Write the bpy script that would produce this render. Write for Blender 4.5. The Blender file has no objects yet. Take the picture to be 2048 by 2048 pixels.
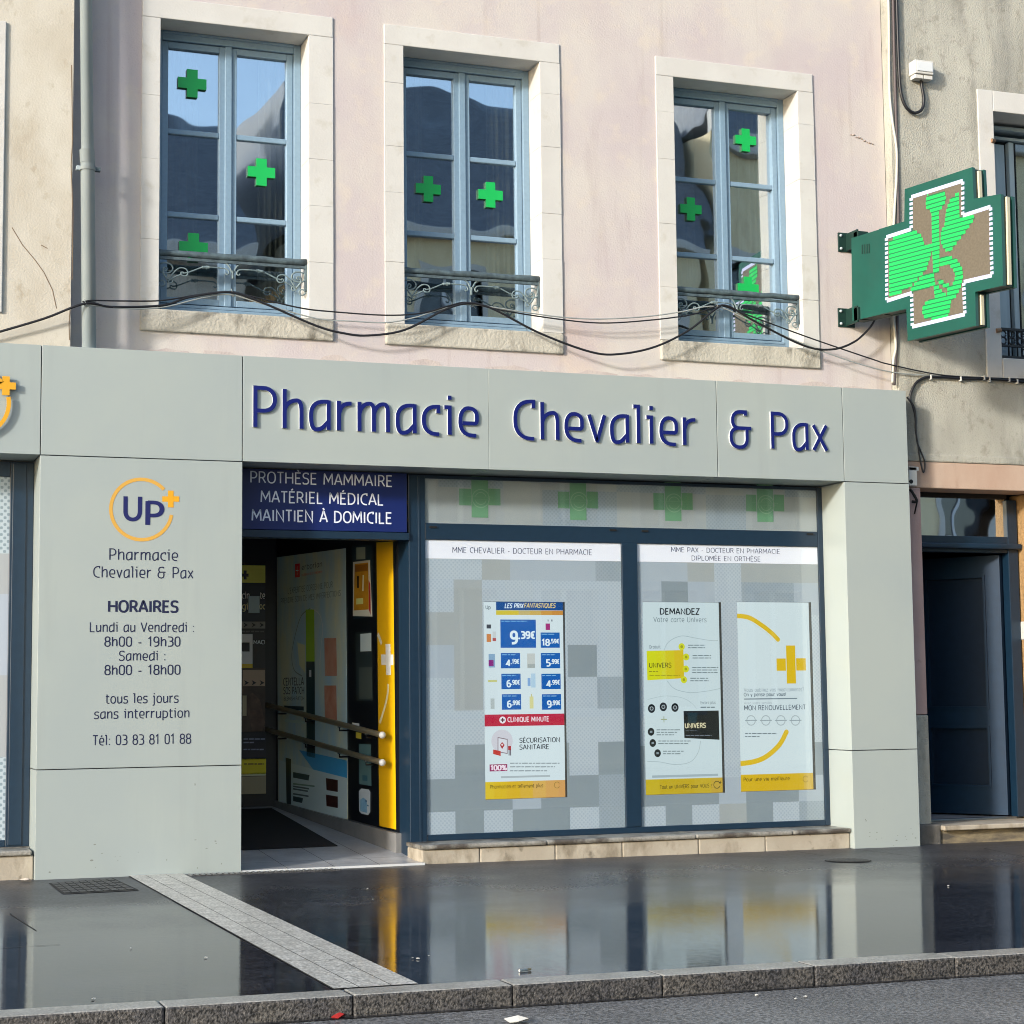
import bpy, bmesh, math, random
from mathutils import Vector, Matrix
random.seed(7)
S = bpy.context.scene
COL = S.collection

# ------------------------------------------------------------------ camera, sky, sun, exposure
FPX, YAW, PITCH, ROLL = 3748.2, 0.35676, 0.0965, -0.0109
CAM = Vector((-1.3642, -12.5052, 1.1586))
_f = Vector((math.sin(YAW)*math.cos(PITCH), math.cos(YAW)*math.cos(PITCH), math.sin(PITCH)))
_r0 = Vector((math.cos(YAW), -math.sin(YAW), 0)); _u0 = _r0.cross(_f)
_r = _r0*math.cos(ROLL) + _u0*math.sin(ROLL); _u = -_r0*math.sin(ROLL) + _u0*math.cos(ROLL)
cd = bpy.data.cameras.new('camera'); cam = bpy.data.objects.new('camera', cd); COL.objects.link(cam)
cd.sensor_width = 36; cd.lens = FPX/2048*36; cd.clip_start = 0.1; cd.clip_end = 1500
cam.matrix_world = Matrix(((_r.x, _u.x, -_f.x, CAM.x), (_r.y, _u.y, -_f.y, CAM.y), (_r.z, _u.z, -_f.z, CAM.z), (0, 0, 0, 1)))
S.camera = cam
SUN = Vector((1.8, 1.0, -0.62)).normalized()          # the way the light travels
W = bpy.data.worlds.new('World'); S.world = W; W.use_nodes = True
nt = W.node_tree; bg = nt.nodes['Background']
sky = nt.nodes.new('ShaderNodeTexSky'); sky.sky_type = 'NISHITA'; sky.sun_disc = False
sky.sun_elevation = math.asin(-SUN.z); sky.sun_rotation = math.atan2(-SUN.x, -SUN.y) % (2*math.pi)
sky.air_density = 1.0; sky.dust_density = 1.2; sky.ozone_density = 1.0
nt.links.new(sky.outputs[0], bg.inputs[0]); bg.inputs[1].default_value = 0.15
sd = bpy.data.lights.new('sun', 'SUN'); sd.energy = 2.0; sd.angle = math.radians(5); sd.color = (1.0, 0.955, 0.89)
sun = bpy.data.objects.new('sun', sd); COL.objects.link(sun); sun.location = (-30, -20, 25)
sun.rotation_euler = SUN.to_track_quat('-Z', 'Y').to_euler()
S.view_settings.view_transform = 'Standard'; S.view_settings.look = 'None'
S.view_settings.gamma = 1; S.view_settings.exposure = 1.34
S.render.engine = 'CYCLES'; S.cycles.filter_width = 1.0; S.render.resolution_x = 1024; S.render.resolution_y = 1024

# ------------------------------------------------------------------ measuring: a pixel of the 2048 px photograph on a real plane of the place
def ray(px, py): return _f*FPX + _r*(px-1024) - _u*(py-1024)
def on(px, py, y):
    d = ray(px, py); return CAM + d*((y-CAM.y)/d.y)
def onz(px, py, z=0.0):
    d = ray(px, py); return CAM + d*((z-CAM.z)/d.z)
def onplane(px, py, O, n):
    d = ray(px, py); return CAM + d*((O-CAM).dot(n)/d.dot(n))
SLOPE = -0.0055
def gz(x): return SLOPE*x                               # the pavement falls gently to the right
def ong(px, py):
    p = onz(px, py, 0)
    for _ in range(4): p = onz(px, py, gz(p.x))
    return p

# ------------------------------------------------------------------ materials
def lin(c):
    if isinstance(c, str):
        c = c.lstrip('#'); c = [int(c[i:i+2], 16)/255 for i in (0, 2, 4)]
        return tuple(x/12.92 if x <= .04045 else ((x+.055)/1.055)**2.4 for x in c)
    return tuple(c)
MATS = {}
def mat(name, col, rough=.6, metal=0, col2=None, scale=3, stretch=(1, 1, 1), fine=0.0, fscale=60, frange=(.3, .7), bump=0, bscale=80, coat=0, spec=.5, contrast=(.35, .65), dist=.01, rough2=None):
    if name in MATS: return MATS[name]
    m = bpy.data.materials.new(name); m.use_nodes = True; t = m.node_tree; N = t.nodes; L = t.links
    p = N['Principled BSDF']; c = lin(col)
    p.inputs['Roughness'].default_value = rough; p.inputs['Metallic'].default_value = metal
    p.inputs['Coat Weight'].default_value = coat; p.inputs['Coat Roughness'].default_value = .08
    p.inputs['Specular IOR Level'].default_value = spec
    p.inputs['Base Color'].default_value = (*c, 1)
    tc = N.new('ShaderNodeTexCoord'); mp = N.new('ShaderNodeMapping'); mp.inputs['Scale'].default_value = stretch
    L.new(tc.outputs['Object'], mp.inputs[0])
    out = None
    if col2 is not None:
        n = N.new('ShaderNodeTexNoise'); n.inputs['Scale'].default_value = scale; n.inputs['Detail'].default_value = 8; n.inputs['Roughness'].default_value = .62
        L.new(mp.outputs[0], n.inputs['Vector'])
        mr = N.new('ShaderNodeMapRange'); mr.inputs[1].default_value = contrast[0]; mr.inputs[2].default_value = contrast[1]
        L.new(n.outputs['Fac'], mr.inputs[0])
        mx = N.new('ShaderNodeMix'); mx.data_type = 'RGBA'; mx.inputs[6].default_value = (*c, 1); mx.inputs[7].default_value = (*lin(col2), 1)
        L.new(mr.outputs[0], mx.inputs[0]); out = mx.outputs[2]
        if rough2 is not None:
            m2 = N.new('ShaderNodeMapRange'); m2.inputs[1].default_value = contrast[0]; m2.inputs[2].default_value = contrast[1]
            m2.inputs[3].default_value = rough; m2.inputs[4].default_value = rough2
            L.new(n.outputs['Fac'], m2.inputs[0]); L.new(m2.outputs[0], p.inputs['Roughness'])
    if fine:
        n2 = N.new('ShaderNodeTexNoise'); n2.inputs['Scale'].default_value = fscale; n2.inputs['Detail'].default_value = 4
        L.new(tc.outputs['Object'], n2.inputs['Vector'])
        m3 = N.new('ShaderNodeMapRange'); m3.inputs[1].default_value = frange[0]; m3.inputs[2].default_value = frange[1]; m3.inputs[3].default_value = 1-fine; m3.inputs[4].default_value = 1+fine
        L.new(n2.outputs['Fac'], m3.inputs[0])
        hs = N.new('ShaderNodeMix'); hs.data_type = 'RGBA'; hs.blend_type = 'MULTIPLY'; hs.inputs[0].default_value = 1
        if out is not None: L.new(out, hs.inputs[6])
        else: hs.inputs[6].default_value = (*c, 1)
        L.new(m3.outputs[0], hs.inputs[7]); out = hs.outputs[2]
    if out is not None: L.new(out, p.inputs['Base Color'])
    if bump:
        n4 = N.new('ShaderNodeTexNoise'); n4.inputs['Scale'].default_value = bscale; n4.inputs['Detail'].default_value = 6
        L.new(mp.outputs[0], n4.inputs['Vector'])
        b = N.new('ShaderNodeBump'); b.inputs['Strength'].default_value = bump; b.inputs['Distance'].default_value = dist
        L.new(n4.outputs['Fac'], b.inputs['Height']); L.new(b.outputs[0], p.inputs['Normal'])
    MATS[name] = m; return m
def ink(c, rough=.5): return mat('ink_%s_%d' % (c.lstrip('#'), int(rough*100)), c, rough)
def lit(c, k=1.0):
    n = 'screen_%s_%.2f' % (c.lstrip('#'), k)
    if n in MATS: return MATS[n]
    m = mat(n, '#050505', .15); p = m.node_tree.nodes['Principled BSDF']
    p.inputs['Emission Color'].default_value = (*lin(c), 1); p.inputs['Emission Strength'].default_value = k*SCREEN
    return m
SCREEN = 0.40
def streaked(name, base, layers, rough=.9, bump=.3, bscale=70, dist=.006):
    """old render: a stack of (colour, noise scale, stretch, lo, hi, strength) patches over a base"""
    m = mat(name, base, rough); t = m.node_tree; N = t.nodes; L = t.links; p = N['Principled BSDF']
    tc = N.new('ShaderNodeTexCoord'); prev = None
    for i, (c, sc, st, lo, hi, k) in enumerate(layers):
        mp = N.new('ShaderNodeMapping'); mp.inputs['Scale'].default_value = st; mp.inputs['Location'].default_value = (i*3.7, i*1.9, i*5.1)
        L.new(tc.outputs['Object'], mp.inputs[0])
        n = N.new('ShaderNodeTexNoise'); n.inputs['Scale'].default_value = sc; n.inputs['Detail'].default_value = 9; n.inputs['Roughness'].default_value = .6
        L.new(mp.outputs[0], n.inputs['Vector'])
        r = N.new('ShaderNodeMapRange'); r.inputs[1].default_value = lo; r.inputs[2].default_value = hi; r.inputs[4].default_value = k
        L.new(n.outputs['Fac'], r.inputs[0])
        x = N.new('ShaderNodeMix'); x.data_type = 'RGBA'; x.inputs[7].default_value = (*lin(c), 1)
        if prev is None: x.inputs[6].default_value = (*lin(base), 1)
        else: L.new(prev, x.inputs[6])
        L.new(r.outputs[0], x.inputs[0]); prev = x.outputs[2]
    L.new(prev, p.inputs['Base Color'])
    n = N.new('ShaderNodeTexNoise'); n.inputs['Scale'].default_value = bscale; n.inputs['Detail'].default_value = 8
    L.new(tc.outputs['Object'], n.inputs['Vector'])
    b = N.new('ShaderNodeBump'); b.inputs['Strength'].default_value = bump; b.inputs['Distance'].default_value = dist
    L.new(n.outputs['Fac'], b.inputs['Height']); L.new(b.outputs[0], p.inputs['Normal'])
    return m
def mirror_glass(name, fac, dark='#16191c', wave=.02, wscale=2.2, tint=(.86, .92, .97), see=False):
    m = bpy.data.materials.new(name); m.use_nodes = True; t = m.node_tree; N = t.nodes; L = t.links
    N.remove(N['Principled BSDF']); o = N['Material Output']
    d = N.new('ShaderNodeBsdfTransparent' if see else 'ShaderNodeBsdfDiffuse'); d.inputs[0].default_value = (.8, .85, .86, 1) if see else (*lin(dark), 1)
    g = N.new('ShaderNodeBsdfGlossy'); g.inputs['Roughness'].default_value = .015; g.inputs[0].default_value = (*tint, 1)
    tc = N.new('ShaderNodeTexCoord'); n = N.new('ShaderNodeTexNoise'); n.inputs['Scale'].default_value = wscale; n.inputs['Detail'].default_value = 1
    L.new(tc.outputs['Object'], n.inputs['Vector'])
    b = N.new('ShaderNodeBump'); b.inputs['Strength'].default_value = wave; b.inputs['Distance'].default_value = .3
    L.new(n.outputs['Fac'], b.inputs['Height']); L.new(b.outputs[0], g.inputs['Normal'])
    x = N.new('ShaderNodeMixShader'); x.inputs[0].default_value = fac
    L.new(d.outputs[0], x.inputs[1]); L.new(g.outputs[0], x.inputs[2]); L.new(x.outputs[0], o.inputs[0])
    MATS[name] = m; return m
def clear_glass(name, fac):
    m = bpy.data.materials.new(name); m.use_nodes = True; t = m.node_tree; N = t.nodes; L = t.links
    N.remove(N['Principled BSDF']); o = N['Material Output']
    d = N.new('ShaderNodeBsdfTransparent'); d.inputs[0].default_value = (.96, .98, .98, 1)
    g = N.new('ShaderNodeBsdfGlossy'); g.inputs['Roughness'].default_value = .02
    x = N.new('ShaderNodeMixShader'); x.inputs[0].default_value = fac
    L.new(d.outputs[0], x.inputs[1]); L.new(g.outputs[0], x.inputs[2]); L.new(x.outputs[0], o.inputs[0])
    MATS[name] = m; return m
def film(name, col, dark, pitch, rough=.35):
    """frosted window film printed with a fine dot screen"""
    m = mat(name, col, rough, coat=.15); t = m.node_tree; N = t.nodes; L = t.links; p = N['Principled BSDF']
    if pitch:
        tc = N.new('ShaderNodeTexCoord'); mp = N.new('ShaderNodeMapping'); mp.inputs['Rotation'].default_value = (0, math.radians(45), 0)
        L.new(tc.outputs['Object'], mp.inputs[0])
        sp = N.new('ShaderNodeSeparateXYZ'); L.new(mp.outputs[0], sp.inputs[0])
        ss = []
        for k in (0, 2):
            mu = N.new('ShaderNodeMath'); mu.operation = 'MULTIPLY'; mu.inputs[1].default_value = 2*math.pi/pitch; L.new(sp.outputs[k], mu.inputs[0])
            si = N.new('ShaderNodeMath'); si.operation = 'SINE'; L.new(mu.outputs[0], si.inputs[0]); ss.append(si)
        ml = N.new('ShaderNodeMath'); ml.operation = 'ADD'; L.new(ss[0].outputs[0], ml.inputs[0]); L.new(ss[1].outputs[0], ml.inputs[1])
        r = N.new('ShaderNodeMapRange'); r.inputs[1].default_value = .2; r.inputs[2].default_value = .8; L.new(ml.outputs[0], r.inputs[0])
        x = N.new('ShaderNodeMix'); x.data_type = 'RGBA'; x.inputs[6].default_value = (*lin(col), 1); x.inputs[7].default_value = (*lin(dark), 1)
        L.new(r.outputs[0], x.inputs[0]); L.new(x.outputs[2], p.inputs['Base Color'])
    return m

# ------------------------------------------------------------------ mesh building
ORG = {}
class MB:
    def __init__(s): s.v = []; s.f = []; s.m = []; s.mats = []; s.smooth = []
    def mi(s, m):
        if m not in s.mats: s.mats.append(m)
        return s.mats.index(m)
    def poly(s, pts, m, smooth=False):
        b = len(s.v); s.v += [Vector(p) for p in pts]; s.f.append(list(range(b, b+len(pts)))); s.m.append(s.mi(m)); s.smooth.append(smooth)
    def box(s, x0, x1, y0, y1, z0, z1, m, bev=0):
        bm = bmesh.new(); bmesh.ops.create_cube(bm, size=1)
        for v in bm.verts: v.co = Vector(((x0+x1)/2+v.co.x*(x1-x0), (y0+y1)/2+v.co.y*(y1-y0), (z0+z1)/2+v.co.z*(z1-z0)))
        if bev: bmesh.ops.bevel(bm, geom=bm.edges[:], offset=bev, segments=2, affect='EDGES', profile=.5)
        s.add(bm, m)
    def add(s, bm, m, smooth=False):
        b = len(s.v); bm.verts.index_update(); k = s.mi(m)
        s.v += [v.co.copy() for v in bm.verts]
        for f in bm.faces: s.f.append([b+v.index for v in f.verts]); s.m.append(k); s.smooth.append(smooth)
        bm.free()
    def hexa(s, a, b, m):
        """solid between two quads a and b (same winding)"""
        o = len(s.v); s.v += [Vector(p) for p in list(a)+list(b)]; k = s.mi(m)
        for q in ((0, 1, 2, 3), (7, 6, 5, 4), (0, 4, 5, 1), (1, 5, 6, 2), (2, 6, 7, 3), (3, 7, 4, 0)):
            s.f.append([o+i for i in q]); s.m.append(k); s.smooth.append(False)
    def prism(s, pts, d, m, mside=None):
        """flat polygon pts pushed along vector d; first cap is the front"""
        n = len(pts); o = len(s.v); s.v += [Vector(p) for p in pts]+[Vector(p)+d for p in pts]
        k = s.mi(m); k2 = s.mi(mside or m)
        s.f.append([o+i for i in range(n)]); s.m.append(k); s.smooth.append(False)
        s.f.append([o+n+i for i in reversed(range(n))]); s.m.append(k2); s.smooth.append(False)
        for i in range(n):
            j = (i+1) % n; s.f.append([o+i, o+n+i, o+n+j, o+j]); s.m.append(k2); s.smooth.append(False)
    def tube(s, pts, r, m, n=8, cap=True):
        pts = [Vector(p) for p in pts]; rings = []; k = s.mi(m); up = Vector((0.13, -.31, 1)).normalized()
        for i, p in enumerate(pts):
            t = (pts[min(i+1, len(pts)-1)]-pts[max(i-1, 0)]).normalized()
            a = t.cross(up)
            if a.length < 1e-3: a = t.cross(Vector((1, 0, 0)))
            a.normalize(); b = t.cross(a); o = len(s.v); rr = r[i] if isinstance(r, (list, tuple)) else r
            s.v += [p+(a*math.cos(q*2*math.pi/n)+b*math.sin(q*2*math.pi/n))*rr for q in range(n)]; rings.append(o)
        for i in range(len(rings)-1):
            for q in range(n):
                s.f.append([rings[i]+q, rings[i]+(q+1) % n, rings[i+1]+(q+1) % n, rings[i+1]+q]); s.m.append(k); s.smooth.append(True)
        if cap:
            for o in (rings[0], rings[-1]): s.f.append([o+q for q in range(n)]); s.m.append(k); s.smooth.append(False)
    def ball(s, c, r, m, sc=(1, 1, 1)):
        bm = bmesh.new(); bmesh.ops.create_uvsphere(bm, u_segments=14, v_segments=8, radius=r)
        for v in bm.verts: v.co = Vector(c)+Vector((v.co.x*sc[0], v.co.y*sc[1], v.co.z*sc[2]))
        s.add(bm, m, True)
    def build(s, name, parent=None):
        if parent is not None: org = ORG[parent.name]
        else:
            lo = [min(v[i] for v in s.v) for i in range(3)]; hi = [max(v[i] for v in s.v) for i in range(3)]
            org = Vector(((lo[0]+hi[0])/2, (lo[1]+hi[1])/2, lo[2]))
        me = bpy.data.meshes.new(name); me.from_pydata([v-org for v in s.v], [], s.f)
        for m in s.mats: me.materials.append(m)
        me.polygons.foreach_set('material_index', s.m); me.polygons.foreach_set('use_smooth', s.smooth); me.update()
        o = bpy.data.objects.new(name, me); COL.objects.link(o); ORG[o.name] = org
        if parent is not None: o.parent = parent
        else: o.location = org
        return o
def tag(o, label=None, cat=None, group=None, kind=None):
    for k, v in (('label', label), ('category', cat), ('group', group), ('kind', kind)):
        if v: o[k] = v
    return o
def thing(name, label, cat, loc, group=None):
    o = bpy.data.objects.new(name, None); COL.objects.link(o); o.location = loc; o.empty_display_size = .1
    ORG[o.name] = Vector(loc); return tag(o, label, cat, group)
def smoothpath(pts, k=6):
    P = [Vector(p) for p in pts]; out = []
    for i in range(len(P)-1):
        a, b, c, d = P[max(i-1, 0)], P[i], P[i+1], P[min(i+2, len(P)-1)]
        for q in range(k):
            t = q/k; out.append(.5*((2*b)+(c-a)*t+(2*a-5*b+4*c-d)*t*t+(3*b-a-3*c+d)*t**3))
    return out+[P[-1]]

# ------------------------------------------------------------------ lettering: a monoline stroke alphabet (x, y, corner radius)
ARCH = ".08,.45 .12,.6,.1 .28,.72,.1 .5,.72,.26 .5,0"
GL = {
'A': (.70, [".03,0 .33,1,.04 .37,1,.04 .67,0", ".13,.32 .57,.32"]), 'B': (.66, [".08,-.05 .08,1.05", ".08,1 .52,1,.22 .52,.53,.2 .08,.53", ".3,.53 .58,.53,.24 .58,0,.24 .08,0"]),
'C': (.62, [".56,.82 .56,1 .06,1,.44 .06,0,.44 .57,0"]), 'D': (.72, [".08,-.055 .08,1.055", ".08,1 .64,1,.44 .64,0,.44 .08,0"]), 'E': (.58, [".52,1 .08,1 .08,0 .52,0", ".08,.52 .46,.52"]),
'F': (.55, [".5,1 .08,1 .08,0", ".08,.5 .44,.5"]), 'G': (.70, [".6,.84 .6,1 .06,1,.44 .06,0,.44 .62,0,.1 .62,.48 .4,.48"]), 'H': (.74, [".08,0 .08,1", ".66,0 .66,1", ".08,.52 .66,.52"]),
'I': (.24, [".12,0 .12,1"]), 'J': (.4, [".3,1 .3,0,.2 .05,0"]), 'K': (.64, [".08,0 .08,1", ".56,1 .14,.52 .6,0"]), 'L': (.54, [".08,1 .08,0 .5,0"]), 'M': (.86, [".06,0 .1,1,.02 .43,.3 .76,1,.02 .8,0"]),
'N': (.76, [".08,0 .08,1 .66,0 .66,1"]), 'O': (.76, ["z.06,1,.46 .70,1,.46 .70,0,.46 .06,0,.46"]), 'P': (.62, [".08,0 .08,1.055", ".08,1 .56,1,.29 .56,.42,.29 .08,.42"]),
'Q': (.76, ["z.06,1,.46 .70,1,.46 .70,0,.46 .06,0,.46", ".45,.2 .72,-.1"]), 'R': (.64, [".08,0 .08,1.055", ".08,1 .54,1,.27 .54,.46,.27 .08,.46", ".34,.46 .6,0"]),
'S': (.58, [".5,.86 .5,1,.1 .06,1,.25 .06,.54,.22 .52,.5,.25 .52,0,.25 .06,0,.1 .06,.14"]), 'T': (.58, [".02,1 .56,1", ".29,1 .29,0"]), 'U': (.72, [".08,1 .08,0,.36 .64,0,.36 .64,1"]),
'V': (.66, [".03,1 .33,0,.04 .63,1"]), 'W': (.9, [".03,1 .24,0 .45,.8 .66,0 .87,1"]), 'X': (.62, [".04,1 .58,0", ".58,1 .04,0"]), 'Y': (.6, [".03,1 .3,.45 .57,1", ".3,.45 .3,0"]), 'Z': (.58, [".04,1 .54,1 .04,0 .54,0"]),
'a': (.58, [".5,.72 .06,.72,.33 .06,0,.3 .3,0,.1 .5,.22", ".5,.76 .5,0"]), 'b': (.6, [".08,1 .08,-.05", ".08,0 .54,0,.3 .54,.72,.3 .08,.72"]), 'c': (.5, [".44,.55 .44,.72 .06,.72,.33 .06,0,.33 .46,0"]),
'd': (.6, [".52,.72 .06,.72,.33 .06,0,.3 .3,0,.1 .52,.22", ".52,1 .52,0"]), 'e': (.56, [".48,0 .06,0,.33 .06,.72,.34 .5,.72,.26 .5,.32,.08 .115,.32"]), 'f': (.38, [".14,0 .14,1,.2 .38,1", ".02,.68 .34,.68"]),
'g': (.6, [".52,.72 .06,.72,.3 .06,.05,.3 .52,.05", ".52,.72 .52,-.27,.25 .1,-.27"]), 'h': (.58, [".08,0 .08,1", ARCH]), 'i': (.26, [".0,.72 .14,.72 .14,0", ".14,.92 .14,1.03"]), 'j': (.28, [".02,.72 .15,.72 .15,-.27,.15 -.02,-.27", ".15,.92 .15,1.03"]),
'k': (.54, [".08,0 .08,1", ".48,.72 .12,.36 .5,0"]), 'l': (.27, [".0,1 .14,1 .14,0"]), 'm': (.9, [".08,.76 .08,0", ".08,.45 .12,.6,.1 .25,.72,.08 .45,.72,.2 .45,0", ".45,.45 .49,.6,.1 .61,.72,.08 .81,.72,.2 .81,0"]),
'n': (.58, [".08,.76 .08,0", ARCH]), 'o': (.6, ["z.06,.72,.33 .54,.72,.33 .54,0,.33 .06,0,.33"]), 'p': (.6, [".08,-.28 .08,.77", ".08,.72 .54,.72,.32 .54,0,.32 .08,0"]), 'q': (.6, [".52,-.28 .52,.77", ".52,.72 .06,.72,.32 .06,0,.32 .52,0"]),
'r': (.42, [".08,.76 .08,0", ".08,.42 .14,.62,.1 .28,.7,.08 .4,.7"]), 's': (.5, [".42,.62 .42,.72,.06 .07,.72,.18 .07,.38,.16 .44,.36,.18 .44,0,.18 .05,0,.06 .05,.1"]), 't': (.4, [".14,.95 .14,0,.16 .38,0", ".02,.72 .36,.72"]),
'u': (.58, [".08,.72 .08,0,.28 .3,0,.12 .5,.2", ".5,.72 .5,0"]), 'v': (.52, [".04,.72 .26,0,.05 .48,.72"]), 'x': (.52, [".04,.72 .48,0", ".48,.72 .04,0"]), 'y': (.52, [".04,.72 .27,.02", ".5,.72 .2,-.28"]), 'z': (.5, [".04,.72 .46,.72 .04,0 .46,0"]),
'0': (.58, ["z.06,1,.3 .52,1,.3 .52,0,.3 .06,0,.3"]), '1': (.44, [".06,.8 .26,1 .26,0"]), '2': (.58, [".06,.86 .06,1,.12 .5,1,.26 .5,.5,.2 .06,0 .54,0"]), '3': (.58, [".06,1 .5,1,.24 .5,.54,.2 .2,.54", ".3,.54 .53,.54,.26 .53,0,.26 .05,0"]),
'4': (.6, [".42,0 .42,1", ".42,1 .04,.28 .56,.28"]), '5': (.58, [".5,1 .1,1 .08,.56 .52,.56,.27 .52,0,.27 .05,0"]), '6': (.6, [".48,1 .07,1,.35 .07,.3", "z.07,.58,.26 .53,.58,.26 .53,0,.28 .07,0,.28"]), '7': (.56, [".04,1 .54,1 .2,0"]),
'8': (.58, ["z.08,1,.22 .5,1,.22 .5,.53,.2 .08,.53,.2", "z.05,.53,.24 .53,.53,.24 .53,0,.24 .05,0,.24"]), '9': (.58, [".1,0 .51,0,.3 .51,.7", "z.05,1,.28 .51,1,.28 .51,.42,.26 .05,.42,.26"]),
'&': (.78, [".54,.9 .54,1 .12,1,.25 .12,.54,.2 .72,.54", ".3,.54 .06,.54,.24 .06,0,.28 .58,0,.24 .58,.54"]), '-': (.4, [".06,.36 .34,.36"]), ':': (.22, [".1,.0 .1,.1", ".1,.55 .1,.65"]), '!': (.24, [".12,1 .12,.3", ".12,0 .12,.1"]),
',': (.2, [".12,.1 .05,-.14"]), '.': (.2, [".1,0 .1,.1"]), '%': (.8, ["z.04,1,.15 .32,1,.15 .32,.6,.15 .04,.6,.15", "z.48,.4,.15 .76,.4,.15 .76,0,.15 .48,0,.15", ".62,1 .18,0"]), "'": (.18, [".09,1 .09,.78"]), '?': (.5, [".06,1 .46,1,.2 .46,.55,.2 .24,.5,.1 .24,.3", ".24,0 .24,.1"]),
chr(8364): (.58, [".54,1 .12,1,.3 .12,0,.3 .54,0", ".0,.6 .42,.6", ".0,.4 .42,.4"]), '+': (.6, [".04,.36 .56,.36", ".3,.62 .3,.1"]), ' ': (.36, [])}
GL['\u00c9'] = (GL['E'][0], GL['E'][1]+[".22,1.14 .36,1.28"]); GL['\u00c8'] = (GL['E'][0], GL['E'][1]+[".36,1.14 .22,1.28"]); GL['\u00c0'] = (GL['A'][0], GL['A'][1]+[".42,1.14 .27,1.28"]); GL['\u00e9'] = (GL['e'][0], GL['e'][1]+[".22,.86 .34,1.0"])
def fillet(pts, closed):
    n = len(pts); out = []
    for i, (x, y, r) in enumerate(pts):
        p = Vector((x, y))
        if r <= 0 or (not closed and i in (0, n-1)): out.append(p); continue
        a = Vector(pts[i-1][:2]); b = Vector(pts[(i+1) % n][:2])
        la, lb = (a-p).length, (b-p).length
        ka = .5 if pts[i-1][2] > 0 else 1; kb = .5 if pts[(i+1) % n][2] > 0 else 1
        da, db = min(r, la*ka*.999), min(r, lb*kb*.999)
        A = p+(a-p).normalized()*da; B = p+(b-p).normalized()*db
        for q in range(8):
            t = q/7; k = .62                                   # cubic corner, close to a circular arc
            c1 = A+(p-A)*k; c2 = B+(p-B)*k
            out.append(A*(1-t)**3+c1*3*t*(1-t)**2+c2*3*t*t*(1-t)+B*t**3)
    res = [out[0]]
    for p in out[1:]:
        if (p-res[-1]).length > 1e-4: res.append(p)
    if closed and (res[0]-res[-1]).length < 1e-4: res.pop()
    return res
def ribbon(pts, hw, closed=False):
    """left and right offset lists of a path"""
    n = len(pts); Lp = []; Rp = []
    for i, p in enumerate(pts):
        a = (p-pts[i-1]) if (i > 0 or closed) else (pts[1]-p)
        b = (pts[(i+1) % n]-p) if (i < n-1 or closed) else a
        a = a.normalized(); b = b.normalized(); na = Vector((-a.y, a.x)); nb = Vector((-b.y, b.x)); m = na+nb
        if m.length < 1e-4: m = na
        m.normalize(); k = min(1/max(m.dot(na), .1), 2.2)
        Lp.append(p+m*hw*k); Rp.append(p-m*hw*k)
    return Lp, Rp
def parse(st):
    closed = st[0] == 'z'; pts = []
    for q in st.lstrip('z').split():
        c = [float(x) for x in q.split(',')]; pts.append((c[0], c[1], c[2] if len(c) > 2 else 0))
    return pts, closed
def text_strokes(s, hw):
    """-> list of (left list, right list, closed, stroke number) with cap height 1, and the width"""
    x = 0; out = []; sp = .10
    for ch in s:
        w, st = GL.get(ch, GL['-'])
        for k, q in enumerate(st):
            pts, cl = parse(q); path = fillet([(a, b, r) for a, b, r in pts], cl)
            Lp, Rp = ribbon(path, hw, cl)
            out.append(([p+Vector((x, 0)) for p in Lp], [p+Vector((x, 0)) for p in Rp], cl, k))
        x += w+sp
    return out, x-sp
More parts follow.
